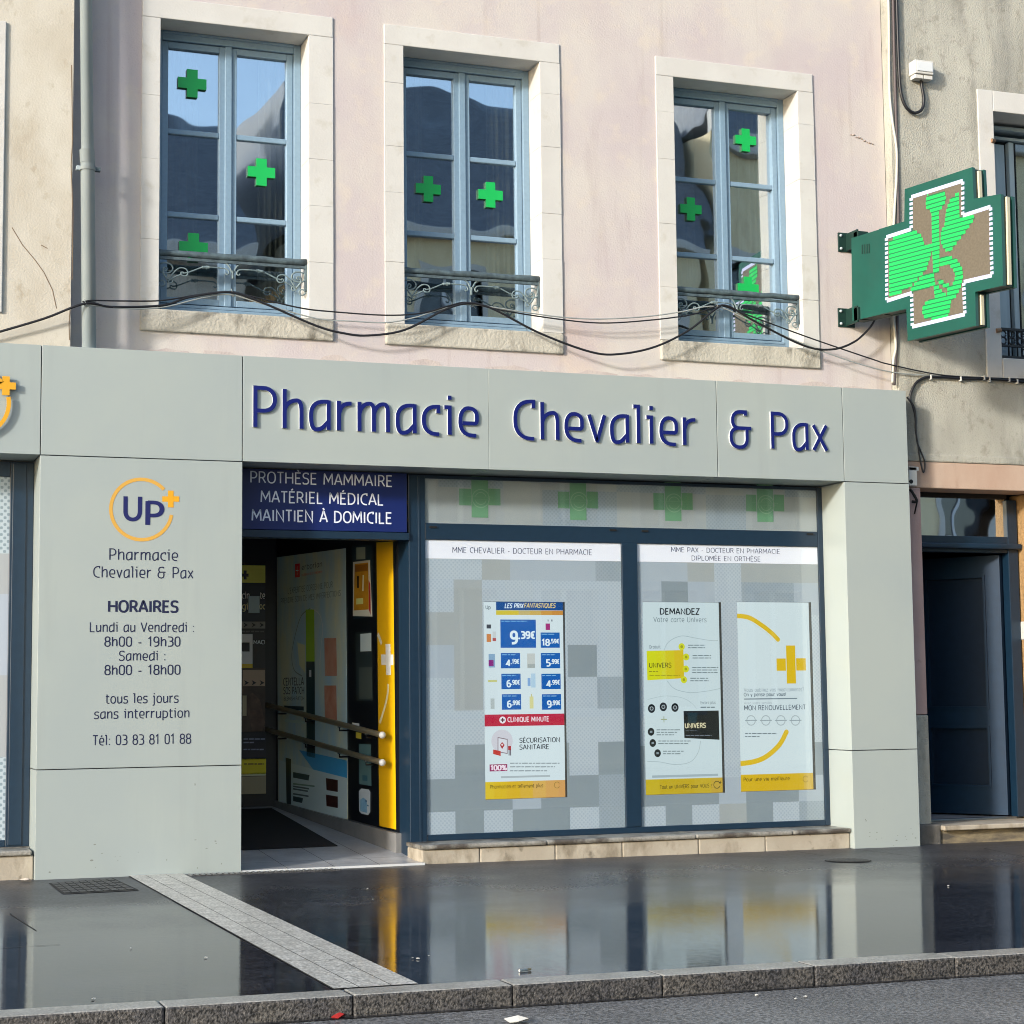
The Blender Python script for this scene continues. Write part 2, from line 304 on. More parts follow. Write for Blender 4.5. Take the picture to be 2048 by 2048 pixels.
class Print:
    """flat print on a plane: everything is laid down in thin layers, one mesh"""
    def __init__(s, O, ux, uz, n): s.O = Vector(O); s.ux = Vector(ux).normalized(); s.uz = Vector(uz).normalized(); s.n = Vector(n).normalized(); s.mb = MB(); s.step = .0007; s.base = .0008
    def uv(s, px, py):
        w = onplane(px, py, s.O, s.n)-s.O; return w.dot(s.ux), w.dot(s.uz)
    def P(s, u, v, lay, sub=0): return s.O+s.ux*u+s.uz*v+s.n*(s.base+s.step*lay+.00012*sub)
    def shape(s, pts, m, lay=1): s.mb.poly([s.P(u, v, lay) for u, v in pts], m)
    def rect(s, x0, y0, x1, y1, m, lay=1):
        u0, v0 = s.uv(x0, y0); u1, v1 = s.uv(x1, y1); s.shape([(u0, v0), (u0, v1), (u1, v1), (u1, v0)], m, lay)
    def quadpx(s, pts, m, lay=1): s.shape([s.uv(*p) for p in pts], m, lay)
    def disc(s, cx, cy, rpx, m, lay=1, sy=1):
        u, v = s.uv(cx, cy); r = abs(s.uv(cx, cy-rpx)[1]-v)
        s.shape([(u+r*math.cos(q*math.pi/12), v+sy*r*math.sin(q*math.pi/12)) for q in range(24)], m, lay)
    def ring(s, cx, cy, rpx, wpx, m, lay=1, a0=0, a1=360):
        u, v = s.uv(cx, cy); r = abs(s.uv(cx, cy-rpx)[1]-v); w = abs(s.uv(cx, cy-wpx)[1]-v)/2
        N = max(8, int(abs(a1-a0)/7)); q = [math.radians(a0+(a1-a0)*i/N) for i in range(N+1)]
        for a, b in zip(q, q[1:]):
            s.shape([(u+(r+w)*math.cos(a), v+(r+w)*math.sin(a)), (u+(r-w)*math.cos(a), v+(r-w)*math.sin(a)), (u+(r-w)*math.cos(b), v+(r-w)*math.sin(b)), (u+(r+w)*math.cos(b), v+(r+w)*math.sin(b))], m, lay)
    def plus(s, cx, cy, wpx, tpx, m, lay=1):
        s.rect(cx-tpx/2, cy-wpx/2, cx+tpx/2, cy+wpx/2, m, lay); s.rect(cx-wpx/2, cy-tpx/2, cx-tpx/2, cy+tpx/2, m, lay); s.rect(cx+tpx/2, cy-tpx/2, cx+wpx/2, cy+tpx/2, m, lay)
    def path(s, pts, wpx, m, lay=1):
        q = [Vector(s.uv(*p)) for p in pts]; q = [Vector((a.x, a.y)) for a in smoothpath([(a.x, a.y, 0) for a in q], 6)]
        w = abs(s.uv(*pts[0])[1]-s.uv(pts[0][0], pts[0][1]-wpx)[1])/2
        Lp, Rp = ribbon(q, w)
        for i in range(len(q)-1): s.shape([Lp[i], Rp[i], Rp[i+1], Lp[i+1]], m, lay)
    def text(s, t, x0, y0, x1, y1, cap, m, lay=2, hw=.062, depth=0, mside=None, shear=0):
        """t from pixel (x0, y0) to (x1, y1) on its baseline, capitals cap pixels high"""
        u0, v0 = s.uv(x0, y0); u1, v1 = s.uv(x1, y1); ch = s.uv((x0+x1)/2, (y0+y1)/2-cap)[1]-s.uv((x0+x1)/2, (y0+y1)/2)[1]
        st, w = text_strokes(t, hw); kx = (u1-u0)/w; vb = (v0+v1)/2
        hx = hw*ch/kx/hw if kx else 1
        for Lp, Rp, cl, k in st:
            f = lambda p: (u0+(p.x+shear*p.y)*kx, vb+p.y*ch)
            n = len(Lp); e = range(n if cl else n-1)
            for i in e:
                j = (i+1) % n
                s.mb.poly([s.P(*f(Lp[i]), lay, k), s.P(*f(Rp[i]), lay, k), s.P(*f(Rp[j]), lay, k), s.P(*f(Lp[j]), lay, k)], m)
                if depth:
                    d = -s.n*(depth+.0001*k)
                    for A in (Lp, Rp):
                        a, b = s.P(*f(A[i]), lay, k), s.P(*f(A[j]), lay, k); s.mb.poly([a, b, b+d, a+d], mside)
            if depth and not cl:
                for i in (0, n-1):
                    d = -s.n*(depth+.0001*k); a, b = s.P(*f(Lp[i]), lay, k), s.P(*f(Rp[i]), lay, k); s.mb.poly([a, b, b+d, a+d], mside)
    def words(s, x0, x1, y, h, m, lay=2, seed=1):
        """a line of print too small to read: a row of word-long dashes"""
        R = random.Random(seed); x = x0
        while x < x1:
            w = min(R.uniform(4, 12), x1-x)
            s.rect(x, y-h/2, x+w, y+h/2, m, lay); x += w+1.6
    def build(s, name, parent): return s.mb.build(name, parent)
NY = (0, -1, 0)
def front(y): return Print((0, y, 0), (1, 0, 0), (0, 0, 1), NY)

# ------------------------------------------------------------------ palette
M_ASPH = mat('wet_asphalt', '#2b2d33', .07, col2='#3a3c42', scale=1.3, stretch=(1, 2.2, 1), rough2=.20, fine=.5, fscale=42, frange=(.36, .64), bump=.05, bscale=42, dist=.004, spec=.36, contrast=(.40, .68))
def wetter_to_kerb(m, dry=.42, wet=.0):
    t = m.node_tree; N = t.nodes; L = t.links; p = N['Principled BSDF']
    tc = N.new('ShaderNodeTexCoord'); sp = N.new('ShaderNodeSeparateXYZ'); L.new(tc.outputs['Object'], sp.inputs[0])
    n = N.new('ShaderNodeTexNoise'); n.inputs['Scale'].default_value = 1.1; n.inputs['Detail'].default_value = 5; L.new(tc.outputs['Object'], n.inputs['Vector'])
    ma = N.new('ShaderNodeMath'); ma.operation = 'MULTIPLY_ADD'; ma.inputs[1].default_value = 3.2; L.new(n.outputs['Fac'], ma.inputs[0]); L.new(sp.outputs['Y'], ma.inputs[2])
    r = N.new('ShaderNodeMapRange'); r.inputs[1].default_value = .2; r.inputs[2].default_value = 3.6; r.inputs[3].default_value = wet; r.inputs[4].default_value = dry
    L.new(ma.outputs[0], r.inputs[0])
    g = N.new('ShaderNodeTexNoise'); g.inputs['Scale'].default_value = 55; g.inputs['Detail'].default_value = 3; L.new(tc.outputs['Object'], g.inputs['Vector'])
    a2 = N.new('ShaderNodeMath'); a2.operation = 'MULTIPLY_ADD'; a2.inputs[1].default_value = .16; L.new(g.outputs['Fac'], a2.inputs[0]); L.new(r.outputs[0], a2.inputs[2])
    a3 = N.new('ShaderNodeMath'); a3.operation = 'SUBTRACT'; a3.inputs[1].default_value = .07; a3.use_clamp = True; L.new(a2.outputs[0], a3.inputs[0]); L.new(a3.outputs[0], p.inputs['Roughness'])
    mp = N.new('ShaderNodeMapping'); mp.inputs['Scale'].default_value = (5, 55, 1); L.new(tc.outputs['Object'], mp.inputs[0])
    st = N.new('ShaderNodeTexNoise'); st.inputs['Scale'].default_value = 1; st.inputs['Detail'].default_value = 4; L.new(mp.outputs[0], st.inputs['Vector'])
    old = [n for n in N if n.type == 'BUMP'][0]; b = N.new('ShaderNodeBump'); b.inputs['Strength'].default_value = .05; b.inputs['Distance'].default_value = .006
    L.new(st.outputs['Fac'], b.inputs['Height']); L.new(old.outputs[0], b.inputs['Normal']); L.new(b.outputs[0], p.inputs['Normal'])
wetter_to_kerb(M_ASPH)
M_ROAD = mat('road_asphalt', '#686868', .45, col2='#7c7c7b', scale=2, fine=.6, fscale=60, frange=(.38, .62), bump=.8, bscale=130, dist=.012)
M_JOINT = mat('joint_dark', '#141516', .8)
M_GRAN = mat('granite_setts', '#d0cec6', .4, col2='#b4b2aa', scale=9, fine=.42, fscale=85, frange=(.38, .62), bump=.3, bscale=160, dist=.003)
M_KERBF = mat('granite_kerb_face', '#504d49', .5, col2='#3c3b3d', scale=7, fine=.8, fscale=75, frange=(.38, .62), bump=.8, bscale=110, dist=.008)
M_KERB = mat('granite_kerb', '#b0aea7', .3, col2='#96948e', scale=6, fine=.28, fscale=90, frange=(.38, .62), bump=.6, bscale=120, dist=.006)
M_PINK = streaked('pink_render', '#c5bcbd', [('#cfcac3', 1.0, (1, 1, .8), .44, .60, .85), ('#bdb0b3', 1.7, (1, 1, .5), .50, .68, .4), ('#d3cabd', 4.5, (1, 1, 1), .54, .68, .6), ('#ae9f9f', 3.0, (1, 1, .2), .60, .74, .5), ('#c9aea0', .7, (1, 1, .6), .56, .70, .5), ('#9f9290', 45, (1, 1, 1), .64, .76, .5), ('#a89a92', 2.2, (3, 1, .10), .60, .74, .45)], bump=.35, dist=.007)
M_CREAM = streaked('cream_render', '#c1baab', [('#cfcbbf', 1.6, (1, 1, .7), .42, .60, .85), ('#a0947d', 9, (1, 1, .7), .58, .72, .6), ('#8f836f', 50, (1, 1, 1), .66, .78, .5), ('#ab9f88', 3.0, (1, 1, .6), .55, .72, .6), ('#d3cec4', 9, (1, 1, 1), .6, .72, .5)], bump=.4)
M_GREY = streaked('grey_render', '#a8a79c', [('#bcbbb0', 1.3, (1, 1, .5), .42, .58, .9), ('#7c7c74', 2.4, (1, 1, .2), .52, .66, .75), ('#cac8bb', 5, (1, 1, .4), .56, .70, .6), ('#666a69', 1.0, (1, 1, .15), .56, .70, .7), ('#8a877b', 14, (1, 1, .8), .56, .70, .6), ('#6f6d64', 50, (1, 1, 1), .62, .74, .6)], bump=.6, dist=.014)
M_STONE = streaked('window_stone', '#cccbc7', [('#d3d3cf', 2.4, (1, 1, 1), .42, .6, .8), ('#b6b0a2', 6, (1, 1, 1), .58, .74, .6)], rough=.85, bump=.25, bscale=60)
M_SILL = streaked('stained_sill', '#c2beb2', [('#aeaa9e', 4, (1, 1, .6), .42, .62, .8), ('#6f6b60', 7, (1, 1, .45), .54, .70, .95), ('#cfcabd', 14, (1, 1, 1), .58, .7, .6)], rough=.9, bump=.6, bscale=45, dist=.012)
M_PLINTH = streaked('plinth_stone', '#aba292', [('#bdb5a5', 3, (1, 1, 1), .42, .62, .8), ('#7a6f5d', 5, (1, 1, .6), .52, .70, .85), ('#5f5749', 12, (1, 1, .7), .60, .72, .7)], rough=.8, bump=.4, bscale=50)
M_SALMON = streaked('salmon_paint', '#bb9f8c', [('#c9b3a0', 2.5, (1, 1, .4), .42, .64, .8), ('#94786a', 5, (1, 1, .25), .6, .74, .7)], rough=.75)
M_ROSE = streaked('rose_paint', '#b39792', [('#c0a5a0', 3, (1, 1, .6), .42, .64, .8), ('#85706b', 6, (1, 1, .8), .6, .72, .8)], rough=.8)
M_OCHRE = streaked('ochre_paint', '#a38256', [('#b0916a', 3, (1, 1, .6), .42, .62, .8), ('#7d5c38', 8, (1, 1, .6), .58, .72, .8)], rough=.8, bump=.8, bscale=25, dist=.02)
M_PANEL = streaked('grey_panel', '#a6b0ae', [('#a0abac', .9, (1, 1, 1), .42, .62, .8), ('#949d9b', 3.5, (1, 1, .10), .58, .78, .45), ('#b0b8b4', 5, (1, 1, .12), .60, .78, .35), ('#8b918d', 40, (1, 1, 1), .72, .80, .35)], rough=.36, bump=.02, bscale=3, dist=.02)
M_SILLTOP = mat('sill_slab', '#96948d', .35, col2='#57514a', contrast=(.46, .6), scale=5, fine=.2, fscale=60, bump=.4, bscale=40)
M_NAVY = mat('navy_frame', '#15293b', .32, fine=.08, fscale=20, spec=.5)
M_DNAVY = mat('dark_frame', '#0a0f17', .35)
M_BLUEWIN = mat('blue_window_paint', '#839fb5', .42, fine=.06, fscale=40, spec=.45)
M_BLACK = mat('shadow_black', '#07080a', .7)
M_ZINC = mat('painted_zinc', '#b7c3c7', .4, col2='#a3b2b8', scale=4, stretch=(1, 1, .3), spec=.5)
M_IRON = mat('railing_iron', '#5c6f76', .6, col2='#3d4b52', scale=20, bump=.4, bscale=90)
M_IRONLT = mat('scroll_iron', '#84979a', .6, col2='#5d7076', scale=30)
M_CABLE = mat('black_cable', '#131317', .5)
M_CABLEG = mat('grey_cable', '#99a09f', .55)
M_CABLEW = mat('white_cable', '#cfcdc0', .55)
M_CONDUIT = mat('brown_conduit', '#4b4344', .6)
M_GREEN = mat('sign_green_paint', '#084a40', .38, col2='#0a5449', scale=2, spec=.5)
M_DGREEN = mat('sign_green_dark', '#072a24', .5)
M_CROSS = mat('cross_green', '#07a04b', .45)
M_CROSSD = mat('cross_green_edge', '#04602e', .55)
M_LETTER = mat('letter_blue', '#0d1a6a', .35)
M_LETSIDE = mat('letter_white_edge', '#dfe4ea', .4)
M_TXT = ink('#0e1538'); M_TXTB = ink('#0b1250')
M_YELLOW = mat('sign_yellow', '#e2a51c', .45); M_YEL2 = mat('ring_yellow', '#d5a446', .5)
M_WHITE = mat('white_plastic', '#d8d8d4', .45)
M_FL = film('film_light', '#b6c1cf', '#a9b5c4', .022); M_FM = film('film_mid', '#a6acb1', '#868d93', 0); M_FD = film('film_dark', '#8b97a2', '#616d78', 0)
M_FX = film('film_mid_dotted', '#9ca8b5', '#909dab', .022); M_FS = film('film_smooth', '#aab5c4', '#909bab', 0)
M_GLASS = mirror_glass('house_window_glass', .50, '#39414a', .012, 1.8, see=True)
M_SHOPGL = clear_glass('shop_glass', .05)
M_DOORGL = mirror_glass('fanlight_glass', .75, '#2a2a2a', .01)
M_TILE = mat('entrance_tile', '#b4b5b6', .3, col2='#94969a', scale=3, fine=.1, fscale=40)
M_MAT = mat('entrance_mat', '#15171a', .95, fine=.4, fscale=300, bump=.5, bscale=300)
M_RAILW = mat('handrail_tube', '#d0c5a6', .4)
M_DOORNAVY = mat('door_navy', '#0f2537', .38, fine=.1, fscale=15)
M_LEAF2 = mat('door_rail_navy', '#0c273d', .42, fine=.1, fscale=15, spec=.4)
M_LEAF = mat('door_leaf_navy', '#0b2034', .45, fine=.1, fscale=15, spec=.35)
M_SLATE = mat('roof_slate', '#555c66', .5, col2='#69717b', scale=6, stretch=(1, 1, 4))
M_CAST = mat('cast_iron', '#3a3a3b', .5, fine=.5, fscale=70, bump=1, bscale=70, dist=.01)

def dim(m, k):
    t = m.node_tree
    for n in t.nodes:
        if n.type == 'MIX':
            for i in (6, 7):
                if not n.inputs[i].is_linked: n.inputs[i].default_value = [v*k for v in n.inputs[i].default_value[:3]]+[1]
        if n.type == 'BSDF_PRINCIPLED' and not n.inputs['Base Color'].is_linked: n.inputs['Base Color'].default_value = [v*k for v in n.inputs['Base Color'].default_value[:3]]+[1]
for m in (M_ROAD, M_GRAN, M_KERB, M_KERBF, M_PINK, M_CREAM, M_GREY, M_STONE, M_SILL, M_PLINTH, M_SALMON, M_ROSE, M_OCHRE, M_PANEL, M_SILLTOP, M_ZINC, M_CABLEG, M_CABLEW, M_YELLOW, M_YEL2, M_WHITE, M_FL, M_FM, M_FD, M_FX, M_FS, M_BLUEWIN, M_IRON, M_IRONLT, M_GREEN, M_LETSIDE, M_LETTER): dim(m, .76)
# ------------------------------------------------------------------ ground
def struct(mb, name):
    o = mb.build(name); o['kind'] = 'structure'; return o
def sloped(mb, x0, x1, y0, y1, dz, m): mb.poly([(x0, y0, gz(x0)+dz), (x1, y0, gz(x1)+dz), (x1, y1, gz(x1)+dz), (x0, y1, gz(x0)+dz)], m)
KI, KO = -5.17, -5.335
mb = MB(); mb.poly([(-400, -400, -2.6), (400, -400, -2.6), (400, 400, -2.6), (-400, 400, -2.6)], M_ROAD); struct(mb, 'ground')
mb = MB(); sloped(mb, -60, 60, -11.6, KO+.02, -.080, M_ROAD); sloped(mb, -60, 60, KO-.035, KO+.02, -.077, mat('gutter_dirt', '#1b1c20', .3, col2='#2a2a2c', scale=9)); struct(mb, 'road')
mb = MB(); sloped(mb, -60, 60, KI, .8, 0, M_ASPH)
def crack(mb, pts, w=.006):
    q = [Vector((p.x, p.y)) for p in pts]; Lp, Rp = ribbon(q, w/2)
    for i in range(len(q)-1): mb.poly([(v.x, v.y, gz(v.x)+.002) for v in (Lp[i], Rp[i], Rp[i+1], Lp[i+1])], M_JOINT)
for pl in ([(20, 1828), (73, 1862)], [(0, 1897), (60, 1893), (120, 1890)], [(1560, 1699), (1648, 1712)], [(1712, 1699), (1836, 1714)], [(1968, 1697), (2048, 1691)], [(1968, 1697), (2048, 1714)]):
    crack(mb, [ong(*p) for p in pl])
struct(mb, 'pavement')
mb = MB(); sloped(mb, -60, 60, -16.2, -11.6, .01, M_ASPH); mb.hexa([(-60, -11.6, .34), (60, -11.6, -.32), (60, -11.6, -.45), (-60, -11.6, .20)], [(-60, -11.601, .34), (60, -11.601, -.32), (60, -11.601, -.45), (-60, -11.601, .20)], M_KERB); struct(mb, 'pavement')
mb = MB(); x = -20.0; R = random.Random(3)
ks = [-1.6, -.86, -.10, .63, 1.29, 1.95, 2.66, 3.36, 4.1]
ks = [-20+i*.72 for i in range(25)]+[k for k in ks if k > -2.4]+[4.85+i*.74 for i in range(30)]
for a, b in zip(ks, ks[1:]):
    a += .0012; b -= .0012; j = R.uniform(-.002, .002)
    za, zb = gz(a)+.004+j, gz(b)+.004+j
    bm = bmesh.new(); bmesh.ops.create_cube(bm, size=1)
    for v in bm.verts:
        t = v.co.x+.5; v.co = Vector((a+(b-a)*t, (KI+KO)/2+v.co.y*(KI-KO), (za+(zb-za)*t) if v.co.z > 0 else gz(a)-.3))
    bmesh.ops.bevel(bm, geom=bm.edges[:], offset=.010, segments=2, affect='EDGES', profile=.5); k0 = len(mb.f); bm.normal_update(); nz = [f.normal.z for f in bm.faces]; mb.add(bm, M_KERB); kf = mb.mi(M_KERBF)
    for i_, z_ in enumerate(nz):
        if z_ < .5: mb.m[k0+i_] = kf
struct(mb, 'kerb')
mb = MB(); xs = [.598, .705, .838, .952]; R = random.Random(5)
sloped(mb, .598, .952, KI+.01, .2, .0025, M_JOINT)
for i in range(3):
    y = KI+.012+R.uniform(0, .2)
    y0 = KI+.012
    while y0 < -.02:
        y1 = min(y0+R.uniform(.55, .95), .0)
        a, b, c, d = xs[i]+.002, xs[i+1]-.002, y0+.002, y1-.002
        mb.poly([(a, c, gz(a)+.006), (b, c, gz(b)+.006), (b, d, gz(b)+.006), (a, d, gz(a)+.006)], M_GRAN); y0 = y1
struct(mb, 'paving_strip')

# ------------------------------------------------------------------ the pink building above the pharmacy
WY, SY = .30, .287
WIN = [(.815, 1.881), (2.592, 3.667), (4.777, 5.864)]
OUT = [(.688, 2.061), (2.446, 3.829), (4.627, 6.006)]
ZB, ZT, OB, OT = 3.83, 5.902, 3.672, 6.054
pink = thing('town_house', 'pale pink rendered house with three blue casement windows above the pharmacy', 'building', (3.4, .3, 3.4))
XL, XR = .20, 6.655
mb = MB()
mb.box(XL, XR, WY, .9, OT, 9.5, M_PINK); mb.box(XL, XR, WY, .9, 3.30, OB, M_PINK)
e = [XL]+[v for o in OUT for v in o]+[XR]
for a, b in zip(e[::2], e[1::2]): mb.box(a, b, WY, .9, OB, OT, M_PINK)
mb.box(XL, XL+.2, .9, 8, -.2, 9.5, M_PINK); mb.box(XR-.2, XR, .9, 8, -.2, 9.5, M_PINK); mb.box(XL, XR, 8, 8.2, -.2, 9.5, M_PINK); mb.box(XL+.2, XR-.2, .41, 8, 2.92, 3.1, M_BLACK)
wall = mb.build('wall', pink)
mb = MB(); mb.box(XL-.0, XR, .12, .9, 9.5, 9.9, M_STONE, .02); mb.build('cornice', pink)
mb = MB(); mb.prism([(XL, .1, 9.9), (XL, 8, 13.5), (XL, 8, 9.9)], Vector((XR-XL, 0, 0)), M_SLATE); mb.build('roof', pink)
def scroll_railing(xc, half, zt, y, parent):
    mb = MB(); K = .0006; z0 = zt-.03
    R = random.Random(int(xc*10))
    n = 14; top = [(xc-half+2*half*i/n, y, zt+R.uniform(-.003, .004)) for i in range(n+1)]
    mb.tube(top, [.024+R.uniform(-.003, .003) for _ in top], M_IRON, 8)
    mb.box(xc-half, xc+half, y-.012, y+.012, zt-.045, zt-.026, M_IRON)
    half_px = half/K; sx = half_px/800
    def st(pts, r=.0055, sm=True):
        for sg in (1, -1):
            q = [(xc+sg*(px-870)*K*sx, y+.002*sg, z0-(py-235)*K*1.0) for px, py in pts]
            mb.tube(smoothpath(q, 5) if sm else q, r, M_IRONLT, 6)
    st([(985, 235), (915, 285), (876, 375)], .007)
    st([(872, 340), (872, 440)], .009)
    st([(948, 372), (935, 392), (914, 378), (920, 345), (965, 320), (1140, 318)])
    st([(1125, 318), (1200, 325)], .011); st([(1150, 300), (1152, 345)], .006); st([(1200, 325), (1340, 395), (1405, 412)])
    st([(1398, 400), (1422, 405), (1412, 436), (1368, 440), (1350, 402), (1372, 358), (1435, 352), (1500, 410), (1545, 490)])
    a = [(1588+78*math.cos(t), 362+62*math.sin(t)) for t in [i*.42 for i in range(14)]]; st(a, .006)
    st([(1420, 425), (1500, 470), (1555, 510)], .005)
    st([(1590, 365), (1615, 385), (1600, 440), (1560, 500)], .007)
    for cx, cy, r in ((1535, 505, 26), (1625, 545, 34), (1590, 375, 22)):
        st([(cx+r*math.cos(t), cy+r*math.sin(t)) for t in [i*.55 for i in range(12)]], .005)
    st([(1672, 290), (1655, 330), (1672, 420), (1668, 560)], .006)
    for sg in (1, -1): mb.box(xc+sg*half-.006-(.006 if sg > 0 else -.006), xc+sg*half+.006-(.006 if sg > 0 else -.006), y-.018, y+.018, zt-.21, zt-.02, M_IRON)
    return mb.build('railing', parent)
PANE_TILT = {(4.8, 3): 3.2, (4.8, 4): 3.2, (4.8, 5): 3.2}
def casement(x0, x1, zb, zt, y, parent, frame_m, glass_m, rows):
    """double casement: casing, two leaves with glazing bars; returns the frame and makes the panes its children"""
    mb = MB(); c = (x0+x1)/2; jam = .052; g = .064
    # casing
    mb.box(x0, x0+jam, y, y+.10, zb, zt, frame_m, .004); mb.box(x1-jam, x1, y, y+.10, zb, zt, frame_m, .004)
    mb.box(x0+jam, x1-jam, y, y+.10, zt-.066, zt, frame_m, .004); mb.box(x0+jam, x1-jam, y-.012, y+.09, zt-.020, zt-.001, frame_m, .003)
    mb.box(x0+jam, x1-jam, y-.03, y+.10, zb, zb+.062, frame_m, .006); mb.box(x0+jam, x1-jam, y-.012, y+.1, zb+.066, zb+.088, frame_m, .004)
    z0, z1 = zb+.100, zt-.070
    leaves = ((x0+jam+.003, c-.003), (c+.003, x1-jam-.003)); panes = []
    for i, (a, b) in enumerate(leaves):
        lf, rt = (.046, .060) if i == 0 else (.060, .046)
        yy = y+.022
        mb.box(a, a+lf, yy, yy+.05, z0, z1, frame_m, .004); mb.box(b-rt, b, yy, yy+.05, z0, z1, frame_m, .004)
        mb.box(a+lf, b-rt, yy, yy+.05, z0, z0+.046, frame_m, .004); mb.box(a+lf, b-rt, yy, yy+.05, z1-.046, z1, frame_m, .004)
        zs = [z0+.046]+rows+[z1-.046]
        for q, zz in enumerate(rows): mb.box(a+lf, b-rt, yy+.006, yy+.044, zz-.019, zz+.019, frame_m, .006)
        for q in range(len(zs)-1):
            lo = zs[q]+(.019 if q else 0); hi = zs[q+1]-(.019 if q < len(zs)-2 else 0)
            panes.append((a+lf, b-rt, lo, hi, yy))
    mb.box(c-.026, c+.026, y+.006, y+.021, z0-.004, z1+.004, frame_m, .006)     # cover bead
    fr = mb.build('window', parent)
    for k, (a, b, lo, hi, yy) in enumerate(panes):
        p = MB(); p.box(a-.002, b+.002, yy+.030, yy+.036, lo-.002, hi+.002, glass_m)
        tz = math.radians(PANE_TILT.get((round(x0, 1), k), ((k*37+int(x0*10)) % 7-3)*.09)); cx_ = (a+b)/2      # old panes never sit quite square
        for v in p.v: v.y += (v.x-cx_)*math.tan(tz)
        p.build('pane', fr)
    return fr
for (a, b), (oa, ob) in zip(WIN, OUT):
    fr = casement(a, b, ZB, ZT, .525, pink, M_BLUEWIN, M_GLASS, [4.575, 5.178])
    R = random.Random(int(a*100)); cur = mat('curtain_voile', '#a39d8f', .9, col2='#8c867a', scale=5, stretch=(6, 1, .3))
    for c0, c1 in ((a-.05, a+R.uniform(.26, .42)), (b-R.uniform(.22, .36), b+.05)):
        mb = MB(); n = 44; pt = lambda i, z: (c0+(c1-c0)*i/n, .69+.022*math.sin(i*1.15+z*.7)+.01*math.sin(i*.47), z)
        zz = [ZB-.02+(ZT-ZB)*k/6 for k in range(7)]
        for i in range(n):
            for z0, z1 in zip(zz, zz[1:]): mb.poly([pt(i, z0), pt(i+1, z0), pt(i+1, z1), pt(i, z1)], cur, True)
        mb.build('curtain', fr)
    mb = MB(); mb.box(a-.1, b+.1, 1.5, 1.55, ZB-.3, ZT+.3, mat('dim_room', '#4a4640', .9)); mb.build('room_wall', fr)
    mb = MB(); D = .64
    mb.box(oa, ob, SY, D, ZT, OT, M_STONE, .006)
    for (p, q) in ((oa, a), (b, ob)):
        z = ZB
        while z < ZT-.001:
            z2 = min(z+R.uniform(.32, .62), ZT); z2 = ZT if ZT-z2 < .22 else z2
            mb.box(p, q, SY+R.uniform(-.0015, .002), D, z+.0005, z2-.0005, M_STONE, .002); z = z2
    mb.box(b-.0, b+.002, SY, .3, ZB, ZB+.01, M_STONE)
    mb.build('surround', fr)
    mb = MB(); bm = bmesh.new(); bmesh.ops.create_grid(bm, x_segments=40, y_segments=6, size=.5)
    mb.box(oa, ob, SY-.012, D, OB, ZB-.001, M_SILL, .012); bm.free(); mb.build('sill', fr)
    scroll_railing((a+b)/2, (b-a)/2-.002, 4.243, .36, fr)
# the row of patches where the render has flaked just above the fascia
mb = MB(); R = random.Random(11)
for i in range(16):
    x = XL+.7+i*.36+R.uniform(-.1, .1); z = 3.50+R.uniform(-.02, .03); w = R.uniform(.08, .2); h = R.uniform(.03, .07)
    mb.prism([(x+w*math.cos(t)*R.uniform(.8, 1.15), WY-.003, z+h*math.sin(t)*R.uniform(.75, 1.15)) for t in [q*.42 for q in range(15)]], Vector((0, .004, 0)), mat('flaked_render', '#b0a6a1', .9, col2='#a49a97', scale=8, bump=.4, bscale=60))
mb.build('flaking_patches', pink)

# green crosses standing on the panes
def green_cross(px, py, s, label):
    c = on(px, py, .545); mb = MB(); a, t = s/2, s*.19
    pts = [(-t, a), (t, a), (t, t), (a, t), (a, -t), (t, -t), (t, -a), (-t, -a), (-t, -t), (-a, -t), (-a, t), (-t, t)]
    mb.prism([(c.x+x, .552, c.z+z) for x, z in pts], Vector((0, .022, 0)), M_CROSS, M_CROSSD)
    return tag(mb.build('green_cross'), label, 'cross', 'green crosses on the upstairs windows')
for px, py, s, lb in ((385, 166, .205, 'green cross in the top left pane of the left upstairs window'), (523.6, 343.6, .20, 'green cross in the middle right pane of the left upstairs window'), (387.6, 494, .205, 'green cross partly behind the railing of the left upstairs window'),
    (857.5, 377, .195, 'green cross on the left leaf of the middle upstairs window'), (982, 389, .195, 'green cross on the right leaf of the middle upstairs window'),
    (1492.7, 279.5, .185, 'green cross in the top right pane of the right upstairs window'), (1382.8, 417.4, .185, 'green cross on the left leaf of the right upstairs window'), (1497.6, 576, .185, 'green cross just above the railing of the right upstairs window')):
    green_cross(px, py, s, lb)

# ------------------------------------------------------------------ the cream building on the left
cream = thing('cream_house', 'cream rendered house with cracked plaster left of the downpipe', 'building', (-2.5, .1, 2.8))
LY = .10
mb = MB(); wl, wr, wb, wt = -1.75, -.40, 3.86, 5.55
mb.box(-7, wl, LY, .9, 2.8, 9.3, M_CREAM); mb.box(wr, XL-.004, LY, .9, 2.8, 9.3, M_CREAM)
mb.box(wl, wr, LY, .9, 2.8, wb, M_CREAM); mb.box(wl, wr, LY, .9, wt, 9.3, M_CREAM); mb.box(-7, XL-.004, 8, 8.2, -.2, 9.3, M_CREAM); mb.box(-7, -6.8, .9, 8, -.2, 9.3, M_CREAM); mb.box(-6.8, XL-.01, .45, 8, 2.82, 2.95, M_BLACK)
mb.build('wall', cream)
mb = MB()
for pl in ([(24, 455), (45, 490), (70, 520), (88, 545), (105, 580), (113, 617)], [(140, 620), (138, 650), (139, 680)], [(82, 490), (95, 497)], [(143, 130), (145, 280), (142, 330), (146, 430), (144, 560)]):
    q = [on(px, py, LY) for px, py in pl]; Lp, Rp = ribbon([Vector((v.x, v.z)) for v in q], .0028)
    for i in range(len(q)-1): mb.poly([(v.x, LY-.0012, v.y) for v in (Lp[i], Rp[i], Rp[i+1], Lp[i+1])], mat('crack_brown', '#6d5c4a', .9))
